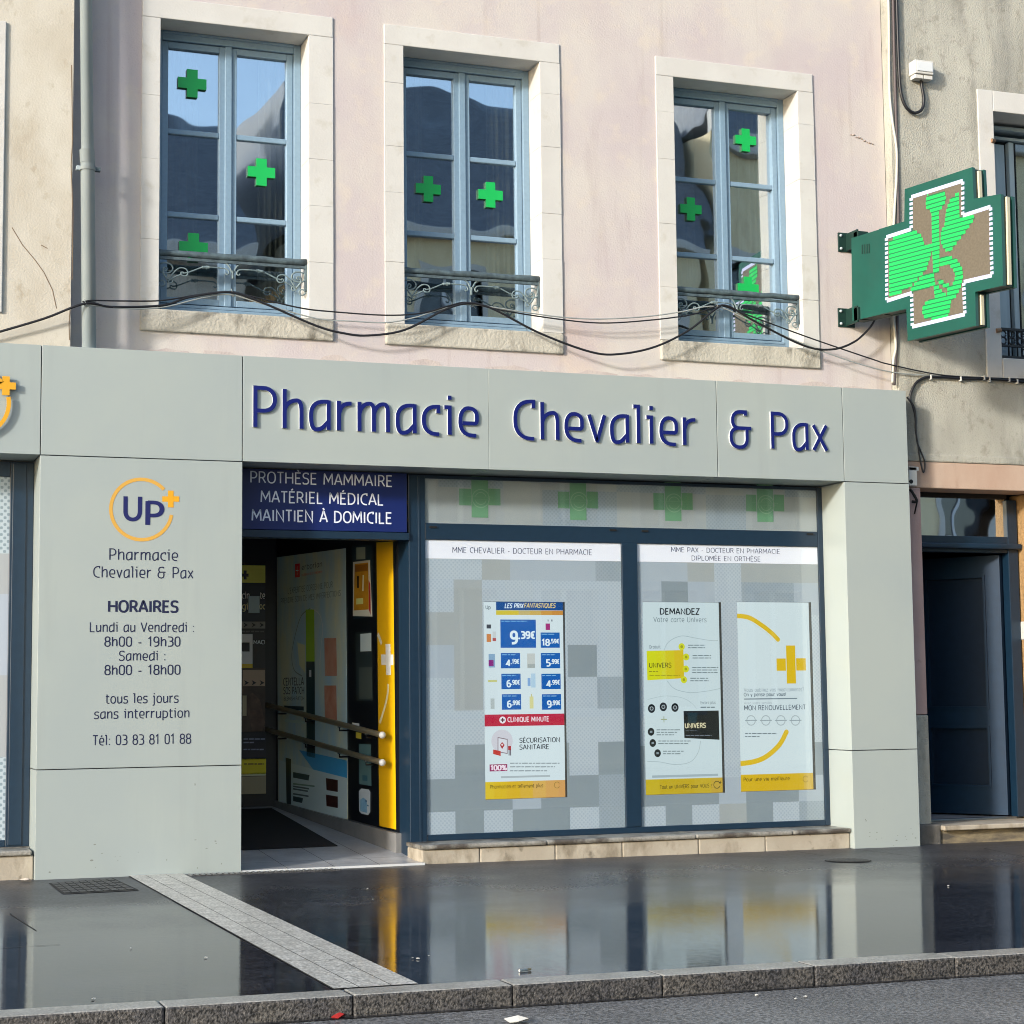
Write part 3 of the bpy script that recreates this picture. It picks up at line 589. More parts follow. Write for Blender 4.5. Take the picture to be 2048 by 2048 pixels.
mb.build('cracks', cream)
fr = casement(wl+.14, wr-.02, wb+.02, wt-.14, .42, cream, mat('grey_window_paint', '#a9aeb0', .5), M_GLASS, [4.6])
mb = MB(); mb.box(wr-.02, wr+.15, LY-.02, .6, 3.70, 5.68, M_STONE, .006); mb.box(wl-.03, wl+.14, LY-.02, .6, 3.70, 5.68, M_STONE, .006)
mb.box(wl+.14, wr-.02, LY-.02, .6, wt-.14, 5.68, M_STONE, .006); mb.box(wl+.14, wr-.02, LY-.03, .6, 3.70, wb+.02, M_STONE, .006); mb.build('surround', fr)
mb = MB(); mb.prism([(-7, 0, 9.3), (-7, 8, 12.8), (-7, 8, 9.3)], Vector((7.19, 0, 0)), M_SLATE); mb.build('roof', cream)

# downpipe
pipe = thing('downpipe', 'pale grey zinc downpipe running down the seam between cream and pink walls', 'downpipe', (.30, .1, 3.5))
mb = MB(); P0, P1, P2 = on(172, 0, .09), on(175, 322, .09), on(178, 700, .09)
P0 = P1+(P0-P1)*2.4
mb.tube([P0, P1], .0415, M_ZINC, 20); mb.tube([P1+Vector((0, 0, .01)), P2], .047, M_ZINC, 20); mb.build('pipe', pipe)
mb = MB(); a, b = on(174, 300, .09), on(175, 326, .09); mb.tube([a, b], .050, M_ZINC, 20); mb.build('socket', pipe)
mb = MB(); c = on(175, 338, .09); mb.tube([c+Vector((0, 0, .012)), c-Vector((0, 0, .012))], .056, M_ZINC, 20); mb.box(c.x-.075, c.x-.05, .07, .11, c.z-.014, c.z+.014, M_ZINC); mb.box(c.x+.05, c.x+.085, .07, .11, c.z-.012, c.z+.012, M_IRON); mb.build('clip', pipe)

# ------------------------------------------------------------------ the grey building on the right
grey = thing('grey_house', 'weathered grey rendered house with a dark open street door', 'building', (8.5, .2, 0))
GY = .20
gl, gr, gb, gt = 7.632, 8.72, 3.828, 5.885
dl, dr = 6.827, 7.93
mb = MB()
mb.box(XR+.006, 7.483, GY, .9, 3.02, 9.2, M_GREY); mb.box(7.483, 8.87, GY, .9, 6.06, 9.2, M_GREY); mb.box(7.483, 8.87, GY, .9, 3.02, 3.66, M_GREY); mb.box(8.87, 14, GY, .9, -.3, 9.2, M_GREY); mb.box(XR+.006, 14, 8, 8.2, -.3, 9.2, M_GREY); mb.box(13.8, 14, .9, 8, -.3, 9.2, M_GREY); mb.box(XR+.01, 13.8, .61, 8, 2.8, 2.95, M_BLACK)
mb.build('wall', grey)
mb = MB(); mb.box(6.60, 14, GY-.012, .92, 2.955, 3.02, M_GREY, .012); mb.build('ledge', grey)
mb = MB(); mb.box(6.60, 8.87, GY-.002, .5, 2.745, 2.955, M_SALMON, .008); mb.build('lintel', grey)
mb = MB(); mb.box(6.60, dl, GY, .60, .96, 2.745, M_ROSE, .008); mb.box(6.60, dl+.004, GY-.004, .60, .02, .956, M_GREY, .01); mb.box(6.60, dl+.03, GY-.09, .60, -.2, .115, mat('base_stone', '#5d5b58', .6, col2='#46443f', scale=8, bump=.6, bscale=40), .012); mb.build('door_jamb', grey)
mb = MB(); mb.box(dr, 8.87, GY, .6, -.2, 2.745, M_OCHRE, .015); mb.box(dr-.012, 8.872, GY-.014, .61, 1.55, 1.70, M_STONE, .01); mb.build('painted_pier', grey)
mb = MB(); mb.box(dl+.03, dr+.1, .06, .6, .066, .104, M_PLINTH, .008); mb.box(dl+.035, dr+.1, .13, .6, -.1, .062, mat('step_riser', '#4a4640', .8, col2='#8d8065', scale=5, stretch=(1, 1, 3)), .004); mb.build('doorstep', grey)
# door frame, fanlight, open leaf
zt_ = 2.268
mb = MB(); fx0, fx1 = 6.83, dr-.004
mb.box(fx1-.105, fx1-.01, .47, .56, .118, 2.70, M_DOORNAVY, .005); mb.box(fx0, fx0+.10, .47, .56, .118, 2.70, M_DOORNAVY, .005)
mb.box(fx0+.1, fx1-.105, .475, .56, 2.335, 2.395, M_DOORNAVY, .004); mb.box(fx0+.04, fx1+.0, .42, .47, 2.29, 2.335, M_DOORNAVY, .012); mb.box(fx0+.1, fx1-.105, .478, .55, zt_-.005, 2.30, M_DOORNAVY, .004)
mb.box(fx0+.1, fx1-.105, .48, .56, .104, .122, mat('threshold_metal', '#8f9aa3', .3, 1), .003)
mb.box(fx0+.1, fx1-.105, .47, .6, 2.708, 2.745, M_BLACK)
df = mb.build('door_frame', grey)
mb = MB(); mb.box(fx0+.1, fx1-.105, .50, .506, 2.395, 2.708, M_DOORGL); mb.build('fanlight', df)
h = Vector((fx1-.11, .56, .13)); an = math.radians(121); dv = Vector((math.cos(an), math.sin(an), 0)); nv = Vector((dv.y, -dv.x, 0))*1
if nv.y > 0: nv = -nv
lf = MB(); DW, DH = .80, 2.12
def leafbox(mb, u0, u1, v0, v1, d0, d1, m):
    q = lambda u, v, d: h+dv*u+Vector((0, 0, v))+nv*d
    mb.hexa([q(u0, v0, d1), q(u1, v0, d1), q(u1, v1, d1), q(u0, v1, d1)], [q(u0, v0, d0), q(u1, v0, d0), q(u1, v1, d0), q(u0, v1, d0)], m)
leafbox(lf, 0, DW, 0, DH, -.02, .02, M_LEAF)
for u0, u1, v0, v1 in ((0, .13, .0, DH), (DW-.12, DW, 0, DH), (.13, DW-.12, 0, .22), (.13, DW-.12, .72, .86), (.13, DW-.12, DH-.16, DH)): leafbox(lf, u0, u1, v0, v1, .021, .05, M_LEAF2)
for v0, v1 in ((.22, .72), (.86, DH-.16)):
    for a in ((.13, DW-.12, v0, v0+.02), (.13, DW-.12, v1-.02, v1), (.13, .15, v0+.02, v1-.02), (DW-.14, DW-.12, v0+.02, v1-.02)): leafbox(lf, a[0], a[1], a[2], a[3], .0205, .062, M_LEAF2)
dleaf = lf.build('street_door', grey)
mb = MB(); leafbox(mb, DW-.09, DW-.06, .98, 1.10, .035, .06, mat('door_handle_metal', '#5f6468', .3, 1)); mb.build('handle', dleaf)
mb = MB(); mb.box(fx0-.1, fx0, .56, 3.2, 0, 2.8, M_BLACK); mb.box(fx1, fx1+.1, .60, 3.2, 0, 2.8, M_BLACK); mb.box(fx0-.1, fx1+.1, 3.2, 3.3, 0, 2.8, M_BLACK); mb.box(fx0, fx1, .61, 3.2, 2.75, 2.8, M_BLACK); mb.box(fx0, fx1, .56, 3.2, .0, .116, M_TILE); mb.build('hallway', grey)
# upstairs window with shutter and dark railing
mb = MB(); mb.box(gl, gr, .62, .7, gb, gt, M_DNAVY); mb.box(gl, gl+.045, .48, .6, gb, gt-.0, mat('shutter_grey', '#93a6b0', .5, col2='#8497a2', scale=3, stretch=(6, 6, .4)), .004)
sh = mat('shutter_grey', '#93a6b0')
mb.box(gl+.06, gl+.33, .52, .55, gb+.02, gt-.16, sh, .004); mb.box(gl+.36, gl+.41, .50, .55, gb+.02, gt-.14, sh, .004); mb.box(gr-.41, gr-.05, .50, .55, gb+.02, gt-.14, sh, .004)
mb.box(gl, gr, .44, .60, gt-.06, gt-.03, sh); mb.box(gl+.045, gr, .5, .56, gt-.125, gt-.10, sh)
mb.box(gl+.45, gr-.42, .53, .54, gb, gt-.14, M_GLASS); gw = mb.build('window', grey)
mb = MB(); mb.box(7.483, gl, GY-.012, .7, 3.66, 6.06, M_STONE, .006); mb.box(gr, 8.87, GY-.012, .7, 3.66, 6.06, M_STONE, .006); mb.box(gl, gr, GY-.012, .7, gt, 6.06, M_STONE, .006); mb.box(gl, gr, GY-.02, .7, 3.66, gb, M_STONE, .006); mb.build('surround', gw)
mb = MB(); dk = mat('dark_iron', '#171c22', .5); zt2 = 4.105
mb.box(gl, gr, .30, .33, zt2-.02, zt2, dk); mb.box(gl, gr, .30, .33, zt2-.155, zt2-.14, dk); mb.box(gl, gr, .30, .33, gb+.03, gb+.045, dk)
x = gl+.02
while x < gr:
    for zz, r in ((zt2-.05, .028), (zt2-.105, .030)):
        mb.tube([(x+r*math.cos(t), .315, zz+r*math.sin(t)) for t in [q*.6 for q in range(11)]], .008, dk, 5)
    mb.tube([(x+.05, .315, zt2), (x+.05, .315, gb+.03)], .008, dk, 5); x += .085
mb.build('railing', gw)
mb = MB(); c = on(1983, 281, GY-.02); mb.tube([c, c+Vector((.03, -.0, .0))], .018, mat('rusty_hook', '#8a6a4e', .8), 8); mb.build('shutter_hook', gw); mb = MB(); c = on(1993, 661, GY-.02); mb.tube([c, c+Vector((.04, 0, .005))], .018, mat('rusty_hook', '#8a6a4e'), 8); mb.build('shutter_hook', gw)
mb = MB(); mb.prism([(XR+.006, .1, 9.2), (XR+.006, 8, 12.5), (XR+.006, 8, 9.2)], Vector((7.3, 0, 0)), M_SLATE); mb.build('roof', grey)

# ------------------------------------------------------------------ the pharmacy shopfront
shop = thing('shopfront', 'grey panelled pharmacy shopfront with navy frames, tall pillars and long fascia', 'shopfront', (3.3, 0, 0))
ZF, ZFT, ZJ = 2.752, 3.48, .700
G = .003
for a, b in ((-6, 0.0), (0.0, 1.342), (1.342, 3.126), (3.126, 4.944), (4.944, 6.023), (6.023, 6.596)):
    mb = MB(); mb.box(a+G*(1 if a not in (3.126,) else .3), b-G*(1 if b not in (3.126,) else .3), 0, .40, ZF, ZFT, M_PANEL, .002); fp = mb.build('fascia_panel', shop)
mb = MB(); mb.box(-6, 6.59, .02, .38, ZF+.004, ZFT-.004, M_BLACK); mb.build('fascia_core', shop)
for a, b in ((0.0, 1.342), (6.021, 6.596)):
    for z0, z1 in ((gz(b)-.004, ZJ-G), (ZJ+G, ZF-.006)):
        mb = MB(); mb.box(a, b, 0, .40, z0, z1, M_PANEL, .002); mb.build('pillar_panel', shop)
mb = MB(); R = random.Random(31); scuff = mat('scuff_grey', '#6f746f', .7)
for i in range(34):
    x = R.choice((R.uniform(.03, 1.31), R.uniform(6.05, 6.57))); z = gz(x)+abs(R.gauss(0, .12))+.012; w = R.uniform(.002, .009); h = R.uniform(.0015, .005)
    if i < 2: x, z, w, h = (.36, .11, .012, .006) if i else (1.03, .58, .004, .010)
    mb.poly([(x+w*math.cos(t)*R.uniform(.7, 1.2), -.0006, z+h*math.sin(t)) for t in [-q*.7 for q in range(9)]], scuff)
sc_ = mb.build('scuff_marks', shop); sc_['kind'] = 'stuff'
# raised lettering and raised logo on the fascia
pr = front(0); pr.base = .016
for t, q in (('Pharmacie', (503, 854.5, 957, 872)), ('Chevalier', (1025, 878, 1391, 890)), ('& Pax', (1457, 895, 1654, 901))):
    pr.text(t, *q, {'Pharmacie': 77, 'Chevalier': 73.5, '& Pax': 70}[t], M_LETTER, 0, .052, .015, M_LETSIDE)
pr.build('lettering', shop)
pr = front(0); pr.base = .036
mb = pr.mb
def raised(pts, m, d=.034): mb.prism([pr.P(*p, 0) for p in pts], Vector((0, .014, 0)), m)
c = pr.uv(11, 773); a, t = .062, .023
raised([(c[0]+x, c[1]+z) for x, z in [(-t, a), (t, a), (t, t), (a, t), (a, -t), (t, -t), (t, -a), (-t, -a), (-t, -t), (-a, -t), (-a, t), (-t, t)]], M_YELLOW)
cc = (c[0]-.195, c[1]-.115); ro, ri = .228, .202
for a0, a1 in ((-150, 11), (38, 200)):
    q = [math.radians(a0+(a1-a0)*i/30) for i in range(31)]
    raised([(cc[0]+ro*math.cos(x), cc[1]+ro*math.sin(x)) for x in q]+[(cc[0]+ri*math.cos(x), cc[1]+ri*math.sin(x)) for x in reversed(q)], M_YELLOW)
pr.build('logo', shop)
# printed logo and opening hours on the left pillar
pr = front(0)
pr.ring(283, 1019, 60.3, 7, M_YEL2, 1, 43, 351)
pr.plus(341.5, 998, 34, 11, M_YELLOW, 1)
pr.text('U', 246.5, 1038, 283.6, 1040, 46, M_TXTB, 2, .083); pr.text('P', 290.5, 1050, 327, 1050, 45, M_TXTB, 2, .083)
pr.build('logo', shop)
pr = front(0)
for t, x0, y0, x1, y1, cp, hw in (('Pharmacie', 217.7, 1119.5, 356, 1121, 21.5, .05), ('Chevalier & Pax', 186, 1155, 386.5, 1156, 21.5, .05), ('HORAIRES', 216, 1223.5, 356, 1224, 21.5, .095), ('Lundi au Vendredi :', 179, 1263, 389, 1264, 18.5, .055),
    ('8h00 - 19h30', 208.7, 1292.4, 360.7, 1292.4, 18.5, .06), ('Samedi :', 237.8, 1320.7, 331.7, 1320.7, 18.5, .055), ('8h00 - 18h00', 208.7, 1349, 360.7, 1349, 18.5, .06), ('tous les jours', 211, 1406, 357, 1405.5, 18.5, .055), ('sans interruption', 188, 1436.5, 379, 1435.5, 18.5, .055), ('T\u00e9l: 03 83 81 01 88', 185, 1490, 382, 1487, 19, .058)):
    pr.text(t, x0, y0, x1, y1, cp, M_TXT, 1, hw)
pr.build('opening_hours', shop)
# navy frame round the entrance and the display windows
FY = .345
fx = MB()
fx.box(2.63, 2.756, FY, .62, -.1, ZF-.012, M_NAVY, .004)
fx.box(2.70, 2.715, FY-.004, FY+.02, -.05, ZF-.02, M_NAVY, .002)
fx.box(2.756, 5.978, FY+.005, .44, 2.272, 2.392, M_NAVY, .004)
fx.box(4.300, 4.428, FY, .44, .165, 2.272, M_NAVY, .004)
fx.box(5.978, 6.021, FY, .44, .12, ZF-.012, M_NAVY, .004)
fx.box(2.756, 5.978, FY+.006, .44, .118, .163, M_NAVY, .004)
fx.box(2.756, 5.978, FY+.006, .44, ZF-.035, ZF-.012, M_NAVY, .002)
fx.box(1.342, 2.63, FY-.02, .44, 2.262, 2.315, M_NAVY, .004)
for px, py in ((866, 1054), (1226, 1060), (1290, 1062), (1620, 1068), (798, 1069)):
    p = on(px, py, FY); fx.box(p.x-.026, p.x+.026, FY-.006, FY+.02, p.z-.006, p.z+.006, M_BLACK)
frame = fx.build('window_frame', shop)
# printed film: coarse mosaic of light and dark squares, with openings for the screens
SCR = [((965.5, 1203.5), (1136.5, 1597)), ((1285, 1204), (1450.5, 1588)), ((1474.5, 1204), (1631.5, 1581.5))]
HOLES = []
for (x0, y0), (x1, y1) in SCR:
    a = on(x0+(3 if x0 < 1000 else 4), y0, .365); b = on(x1, y1, .365); mid = on((x0+x1)/2, y0, .365), on((x0+x1)/2, y1, .365)
    HOLES.append((on(x0+3.5, (y0+y1)/2, .365).x, on(x1-4.5, (y0+y1)/2, .365).x, mid[1].z, mid[0].z))
def mosaic(x0, x1, z0, z1, cols, rows, table, holes, parent, pal, name='window_film'):
    mb = MB(); y = .365
    xs = sorted(set([x0, x1]+cols+[v for h in holes for v in h[:2]])); zs = sorted(set([z0, z1]+rows+[v for h in holes for v in h[2:]]))
    for a, b in zip(xs, xs[1:]):
        for c, d in zip(zs, zs[1:]):
            mx, mz = (a+b)/2, (c+d)/2
            if any(h[0] < mx < h[1] and h[2] < mz < h[3] for h in holes): continue
            ci = sum(1 for v in cols if v < mx); ri = sum(1 for v in rows if v > mz)
            row = table[min(ri, len(table)-1)]; k = row[min(ci, len(row)-1)]
            mb.poly([(a, y, c), (b, y, c), (b, y, d), (a, y, d)], pal[k])
            mb.poly([(a, y+.004, c), (a, y+.004, d), (b, y+.004, d), (b, y+.004, c)], pal[k])
    for h in holes:        # the cut edge round each screen
        for q in (((h[0], h[2]), (h[0], h[3])), ((h[0], h[3]), (h[1], h[3])), ((h[1], h[3]), (h[1], h[2])), ((h[1], h[2]), (h[0], h[2]))):
            (a, c), (b, d) = q; mb.poly([(a, y, c), (b, y, d), (b, y+.06, d), (a, y+.06, c)], M_BLACK)
    return mb.build(name, parent)
PAL = {'L': M_FL, 'M': M_FM, 'D': M_FD, 'X': M_FX, 'S': M_FS}
xc = lambda v: [on(p, 1400, .365).x for p in v]
zc = lambda v, px: [on(px, p, .365).z for p in v]
T1 = ["LLMSSSX", "LMLLLLL", "MMLLLLL", "SMLLLDL", "LMLLLLX", "LLLLLLL", "LDDDDLD", "DDDSDDX", "LDLDDLX"]
mosaic(2.756, 4.300, .163, 2.135, xc([909, 966, 1023, 1080, 1137, 1195]), zc([1160, 1225, 1290, 1355, 1420, 1488, 1555, 1620], 1000), T1, HOLES[:1], frame, PAL)
T2 = ["SSMLMMM", "SDSLXXS", "LLLLDLL", "LLLLMLL", "LLLLLLL", "LLLLLLL", "DLLLSLD", "DDDSDDS", "LDLMDLX"]
mosaic(4.428, 5.978, .163, 2.135, xc([1327, 1380, 1434, 1488, 1541, 1593]), zc([1164, 1229, 1290, 1355, 1420, 1488, 1555, 1608], 1450), T2, HOLES[1:], frame, PAL)
mosaic(2.756, 5.978, 2.392, ZF-.035, xc([880, 1010, 1090, 1240, 1300, 1420, 1500, 1580]), [2.66], ["MXSMLXSML", "MSMLSMXSM"], [], frame, {'L': M_FX, 'M': M_FM, 'D': M_FD, 'X': M_FX, 'S': M_FM})
for a, b in ((2.756, 4.300), (4.428, 5.978)):
    mb = MB(); mb.box(a, b, .352, .357, .163, 2.272, M_SHOPGL); mb.build('window_glass', frame)
mb = MB(); mb.box(2.756, 5.978, .352, .357, 2.392, ZF-.035, M_SHOPGL); mb.build('window_glass', frame)
pr = front(.364); w = ink('#d9dae8', .4); t = ink('#3a3f63')
pr.base = .0005
pr.shape([(2.757, 2.136), (2.757, 2.271), (4.299, 2.271), (4.299, 2.136)], w, 0); pr.shape([(4.429, 2.136), (4.429, 2.271), (5.977, 2.271), (5.977, 2.136)], w, 0)
pr.text('MME CHEVALIER - DOCTEUR EN PHARMACIE', 904.5, 1106, 1184, 1109, 10.7, t, 1, .055)
pr.text('MME PAX - DOCTEUR EN PHARMACIE', 1342, 1104.4, 1560, 1107, 9.2, t, 1, .055); pr.text('DIPLOM\u00c9E EN ORTH\u00c8SE', 1383, 1121.5, 1521, 1122, 9.2, t, 1, .055)
pr.build('name_strip', frame)
gm = ink('#5f8a6c', .5); gr_ = ink('#76997f', .5)
for k, (cx, cy) in enumerate(((959.5, 994), (1156, 1000), (1346, 1003), (1530, 1006))):
    pr = front(.364); pr.base = .0005; w = 83-k*2
    pr.plus(cx, cy, w, 34, gm, 0); pr.ring(cx+2, cy+3, 18, 2, gr_, 1); pr.ring(cx+2, cy+3, 12, 1.6, gr_, 1, 20, 160); pr.ring(cx+2, cy+3, 12, 1.6, gr_, 1, 200, 340); pr.rect(cx-26, cy-1, cx+26, cy+1, gr_, 2); pr.rect(cx-22, cy+4, cx+22, cy+5.5, gr_, 2)
    pr.build('cross_sticker', frame)
# stone sill under the display windows
mb = MB(); x0, x1 = 2.622, 6.018; q = [x0, 3.05, 3.62, 4.14, 4.75, 5.3, x1]
for a, b in zip(q, q[1:]): mb.box(a+.001, b-.001, .055, .40, gz(a)-.15, .083, M_PLINTH, .01)
mb.build('sill_base', shop)
mb = MB()
for a, b in ((x0-.012, 3.55), (3.55, 4.72), (4.72, 5.52), (5.52, x1)): mb.box(a+.001, b-.001, .03, .40, .086, .118, M_SILLTOP, .012)
mb.build('sill', shop)
# window bay at the far left
mb = MB(); mb.box(-.155, -.001, FY, .44, .19, ZF-.012, M_NAVY, .004); mb.box(-3, -.155, FY, .44, .19, .235, M_NAVY, .004); mb.box(-3, -.155, FY, .44, 2.64, ZF-.012, M_NAVY, .004); mb.box(-.14, -.05, FY-.008, .40, .2, ZF-.02, M_NAVY, .004); f2 = mb.build('window_frame', shop)
zs = [.235+.27*i for i in range(1, 9)]
PB = {'L': film('film_bold', '#a0aeb7', '#75858f', .032), 'S': M_FS, 'M': M_FM}
mosaic(-3, -.155, .235, 2.64, [-.42], zs, ["LL", "LL", "SM", "SS", "LS", "SM", "SM", "LL", "LL"], [], f2, PB)
mb = MB(); mb.box(-3, -.002, .30, .44, -.1, .19, M_SILLTOP); mb.box(-3, -.016, .03, .38, .155, .188, M_SILLTOP, .01); mb.build('sill', shop)
mb = MB(); mb.box(-3, -.003, .055, .38, -.12, .152, M_PLINTH, .008); mb.build('sill_base', shop)
mb = MB(); mb.box(-6, -3, .05, .44, -.2, ZF-.01, M_PANEL, .003); mb.build('pillar_panel', shop)

# ------------------------------------------------------------------ recessed entrance
RO = on(792, 1400, .62); RA = math.radians(7); RD = Vector((-math.sin(RA), math.cos(RA), 0)); RN = Vector((-math.cos(RA), -math.sin(RA), 0))
YB = 3.10
def ramp(y): return gz(2)+.012+max(0, y-.25)*.083
mb = MB(); rb = RO+RD*((YB-RO.y)/RD.y)
def floorquad(mb, y0, y1, m, dz, xl=1.25, inset=0):
    xr = lambda y: (RO+RD*((y-RO.y)/RD.y)).x-inset if y > .6 else 2.75
    mb.poly([(xl, y0, ramp(y0)+dz), (xr(y0), y0, ramp(y0)+dz), (xr(y1), y1, ramp(y1)+dz), (xl, y1, ramp(y1)+dz)], m)
mb.hexa([(1.342, -.02, ramp(0)), (2.62, -.02, ramp(0)), (2.62, -.02, -.1), (1.342, -.02, -.1)], [(1.342, .25, ramp(.25)), (2.62, .25, ramp(.25)), (2.62, .25, -.1), (1.342, .25, -.1)], M_TILE)
floorquad(mb, .25, .62, M_TILE, .0); floorquad(mb, .62, YB, M_TILE, 0)
for x in (1.66, 1.98, 2.30): mb.poly([(x, -.019, ramp(0)+.0008), (x+.004, -.019, ramp(0)+.0008), (x+.004, 1.2, ramp(1.2)+.0008), (x, 1.2, ramp(1.2)+.0008)], M_JOINT)
mb.poly([(1.342, .4, ramp(.4)+.001), (2.6, .4, ramp(.4)+.001), (2.6, .404, ramp(.404)+.001), (1.342, .404, ramp(.404)+.001)], M_JOINT)
mb.box(1.342, 2.62, -.024, -.016, ramp(0)-.012, ramp(0)+.003, mat('step_edge', '#b9bcbd', .4))
fl = mb.build('entrance_floor', shop)
mb = MB(); PALE = mat('pale_bounce_lining', '#e4e4e0', .6); mb.box(1.20, 1.30, .40, YB, -.1, 2.62, PALE); mb.box(1.20, 2.8, YB, YB+.1, -.1, 2.9, M_DNAVY); mb.box(1.20, 2.75, .44, YB, 2.60, 2.66, PALE); mb.build('entrance_lining', shop)  # unseen side wall and ceiling made pale to bounce light into the entrance
# right hand wall of the recess: dark glazed leaf on a stone plinth
def rq(t, z, d=0): return RO+RD*t+Vector((0, 0, z-RO.z))+RN*d
mb = MB(); T = (YB-RO.y)/RD.y
mb.hexa([rq(-.02, .17), rq(T, .30), rq(T, 2.6), rq(-.02, 2.6)], [rq(-.02, .17, -.1), rq(T, .30, -.1), rq(T, 2.6, -.1), rq(-.02, 2.6, -.1)], M_DNAVY)
lw = mb.build('entrance_side_wall', shop)
mb = MB(); mb.hexa([rq(-.06, -.05, .03), rq(T, .1, .03), rq(T, .285, .03), rq(-.06, .165, .03)], [rq(-.06, -.05, -.1), rq(T, .1, -.1), rq(T, .285, -.1), rq(-.06, .165, -.1)], mat('grey_plinth', '#7b7b7a', .45, col2='#6a6a6a', scale=5)); mb.build('plinth', lw)
ps = Print(RO, -RD, (0, 0, 1), RN)
def dark(c):
    c = c.lstrip('#'); v = [int(c[i:i+2], 16)/255 for i in (0, 2, 4)]; k = 1.15+.95*max(v)
    return ink('#'+''.join('%02x' % min(235, int(x*k*255)) for x in v), .35)      # prints sit in deep shade: these are their own paper colours
ps.quadpx([(704, 1093), (745, 1089), (747, 1234), (706, 1238)], dark('#1b2a30'), 0)
ps.quadpx([(713, 1095), (731, 1094), (731, 1118), (713, 1119)], dark('#6f7466'), 1)
ps.quadpx([(711, 1265), (744, 1263), (746, 1401), (713, 1402)], dark('#202a2c'), 0); ps.quadpx([(721, 1268), (743, 1266), (743, 1302), (721, 1303)], dark('#7d8685'), 1); ps.quadpx([(718, 1335), (744, 1334), (745, 1397), (719, 1398)], dark('#39403c'), 1)
ps.quadpx([(718, 1488), (742, 1489), (743, 1572), (719, 1568)], dark('#3f5658'), 0); ps.quadpx([(725, 1550), (735, 1551), (735, 1562), (725, 1561)], dark('#24444f'), 1)
ps.quadpx([(705, 1445), (719, 1447), (719, 1452), (705, 1450)], dark('#8f9290'), 1); ps.quadpx([(712, 1464), (723, 1466), (723, 1478), (712, 1476)], dark('#8d7f2c'), 1)
ps.quadpx([(753, 1085), (786, 1083), (792.5, 1659), (759, 1652)], mat('strip_yellow', '#dcab0a', .4), 0)
wh = ink('#dfe0dc', .4)
ps.quadpx([(771.5, 1288), (781, 1288), (782, 1350), (772.5, 1350)], wh, 1); ps.quadpx([(762.5, 1309), (771.6, 1309), (771.9, 1330), (763, 1330)], wh, 1); ps.quadpx([(781, 1309), (787, 1309), (787, 1330), (781.5, 1330)], wh, 1)
ps.path([(755.5, 1268), (759, 1275), (763.5, 1288)], 9, ink('#d7d2bd', .4), 1); ps.path([(777, 1368), (775.5, 1388), (771, 1410), (765, 1430), (759.5, 1446)], 8, ink('#e3dbb5', .4), 1)
ps.build('panel_print', lw)
# posters on that wall
def poster(name, label, corners, m, P, edge=.003):
    t = thing(name, label, 'poster', P.O+P.ux*P.uv(*corners[3])[0]+P.uz*P.uv(*corners[3])[1])
    q = [P.O+P.ux*P.uv(*c)[0]+P.uz*P.uv(*c)[1] for c in corners]
    mb = MB(); mb.prism([p+P.n*(edge+.002) for p in q], -P.n*edge, m); mb.build('sheet', t); return t
pp = Print(RO, -RD, (0, 0, 1), RN); pp.base = .006
po = poster('skincare_poster', 'tall pale green skincare poster with magnified hair strip inside the entrance', [(554.5, 1114.5), (692, 1096.5), (696.5, 1639), (557.4, 1608.7)], mat('poster_silk', '#e6e7c8', .3, col2='#b9d8e4', scale=3.2, stretch=(1, 1, .35), contrast=(.38, .62)), pp)
d1, d2 = dark('#26302f'), dark('#4e5a56')
pp.quadpx([(591.5, 1128), (601, 1127), (601, 1154), (591.5, 1155)], dark('#8c1420'), 1); pp.path([(596, 1132), (596, 1150)], 2.2, dark('#d8c8c0'), 2); pp.path([(593.5, 1141), (599, 1141)], 2, dark('#d8c8c0'), 3)
pp.text('erborian', 605, 1138, 646, 1135, 10.5, d1, 1, .05); pp.text('KOREAN SKIN THERAPY', 605, 1150, 646, 1148, 4.2, dark('#a0402c'), 1, .06)
pp.text("L'EXPERTISE COREENNE POUR", 577, 1183, 667, 1179, 11, d2, 1, .05); pp.text('PRENDRE SOIN DE MES IMPERFECTIONS', 563, 1203, 683, 1196, 10.5, d2, 1, .05)
pp.path([(622, 1217), (604, 1232), (592, 1270), (585, 1310), (590, 1340), (606, 1352)], 2.4, dark('#5b665f'), 1); pp.path([(624, 1217), (640, 1228), (647, 1255), (644, 1290), (641, 1330)], 2.0, dark('#97a093'), 1)
pp.quadpx([(596, 1285), (612, 1290), (612, 1346), (600, 1330)], dark('#99a06c'), 1)
pp.quadpx([(613, 1219), (630, 1219), (631, 1323), (614, 1323)], dark('#66801e'), 2); pp.quadpx([(614, 1323), (631, 1323), (632, 1516), (615, 1512)], dark('#122b30'), 2); pp.quadpx([(620, 1340), (624.5, 1340), (624.5, 1354), (620, 1354)], dark('#8da39b'), 3)
for a, b, c in ((1276, 1352, '#d08c70'), (1371, 1440, '#c98468')): pp.quadpx([(650, a), (674, a), (675.5, b), (651.5, b)], mat('skin_print_'+c[1:], c, .35, col2='#d9a68e', scale=8), 1)
pp.text('CENTELLA', 568, 1370, 609, 1370, 14, dark('#1b2a2c'), 1, .07); pp.text('SOS PATCH', 568.5, 1387, 610, 1388, 13, dark('#1b2a2c'), 1, .07); pp.text('BLEMISH PATCH', 569, 1400, 610, 1401, 7, dark('#2c3c3c'), 1, .06)
pp.quadpx([(570, 1411), (609, 1413), (609, 1421), (570, 1419)], dark('#1c2f33'), 1); pp.quadpx([(571, 1438), (612, 1442), (612, 1448), (571, 1444)], dark('#7c8a86'), 1)
pp.quadpx([(559, 1520), (696, 1556), (696, 1637), (560, 1607)], dark('#7d8d9c'), 1); pp.quadpx([(600, 1500), (695.5, 1521), (696, 1556), (628, 1539)], dark('#2b6797'), 2)
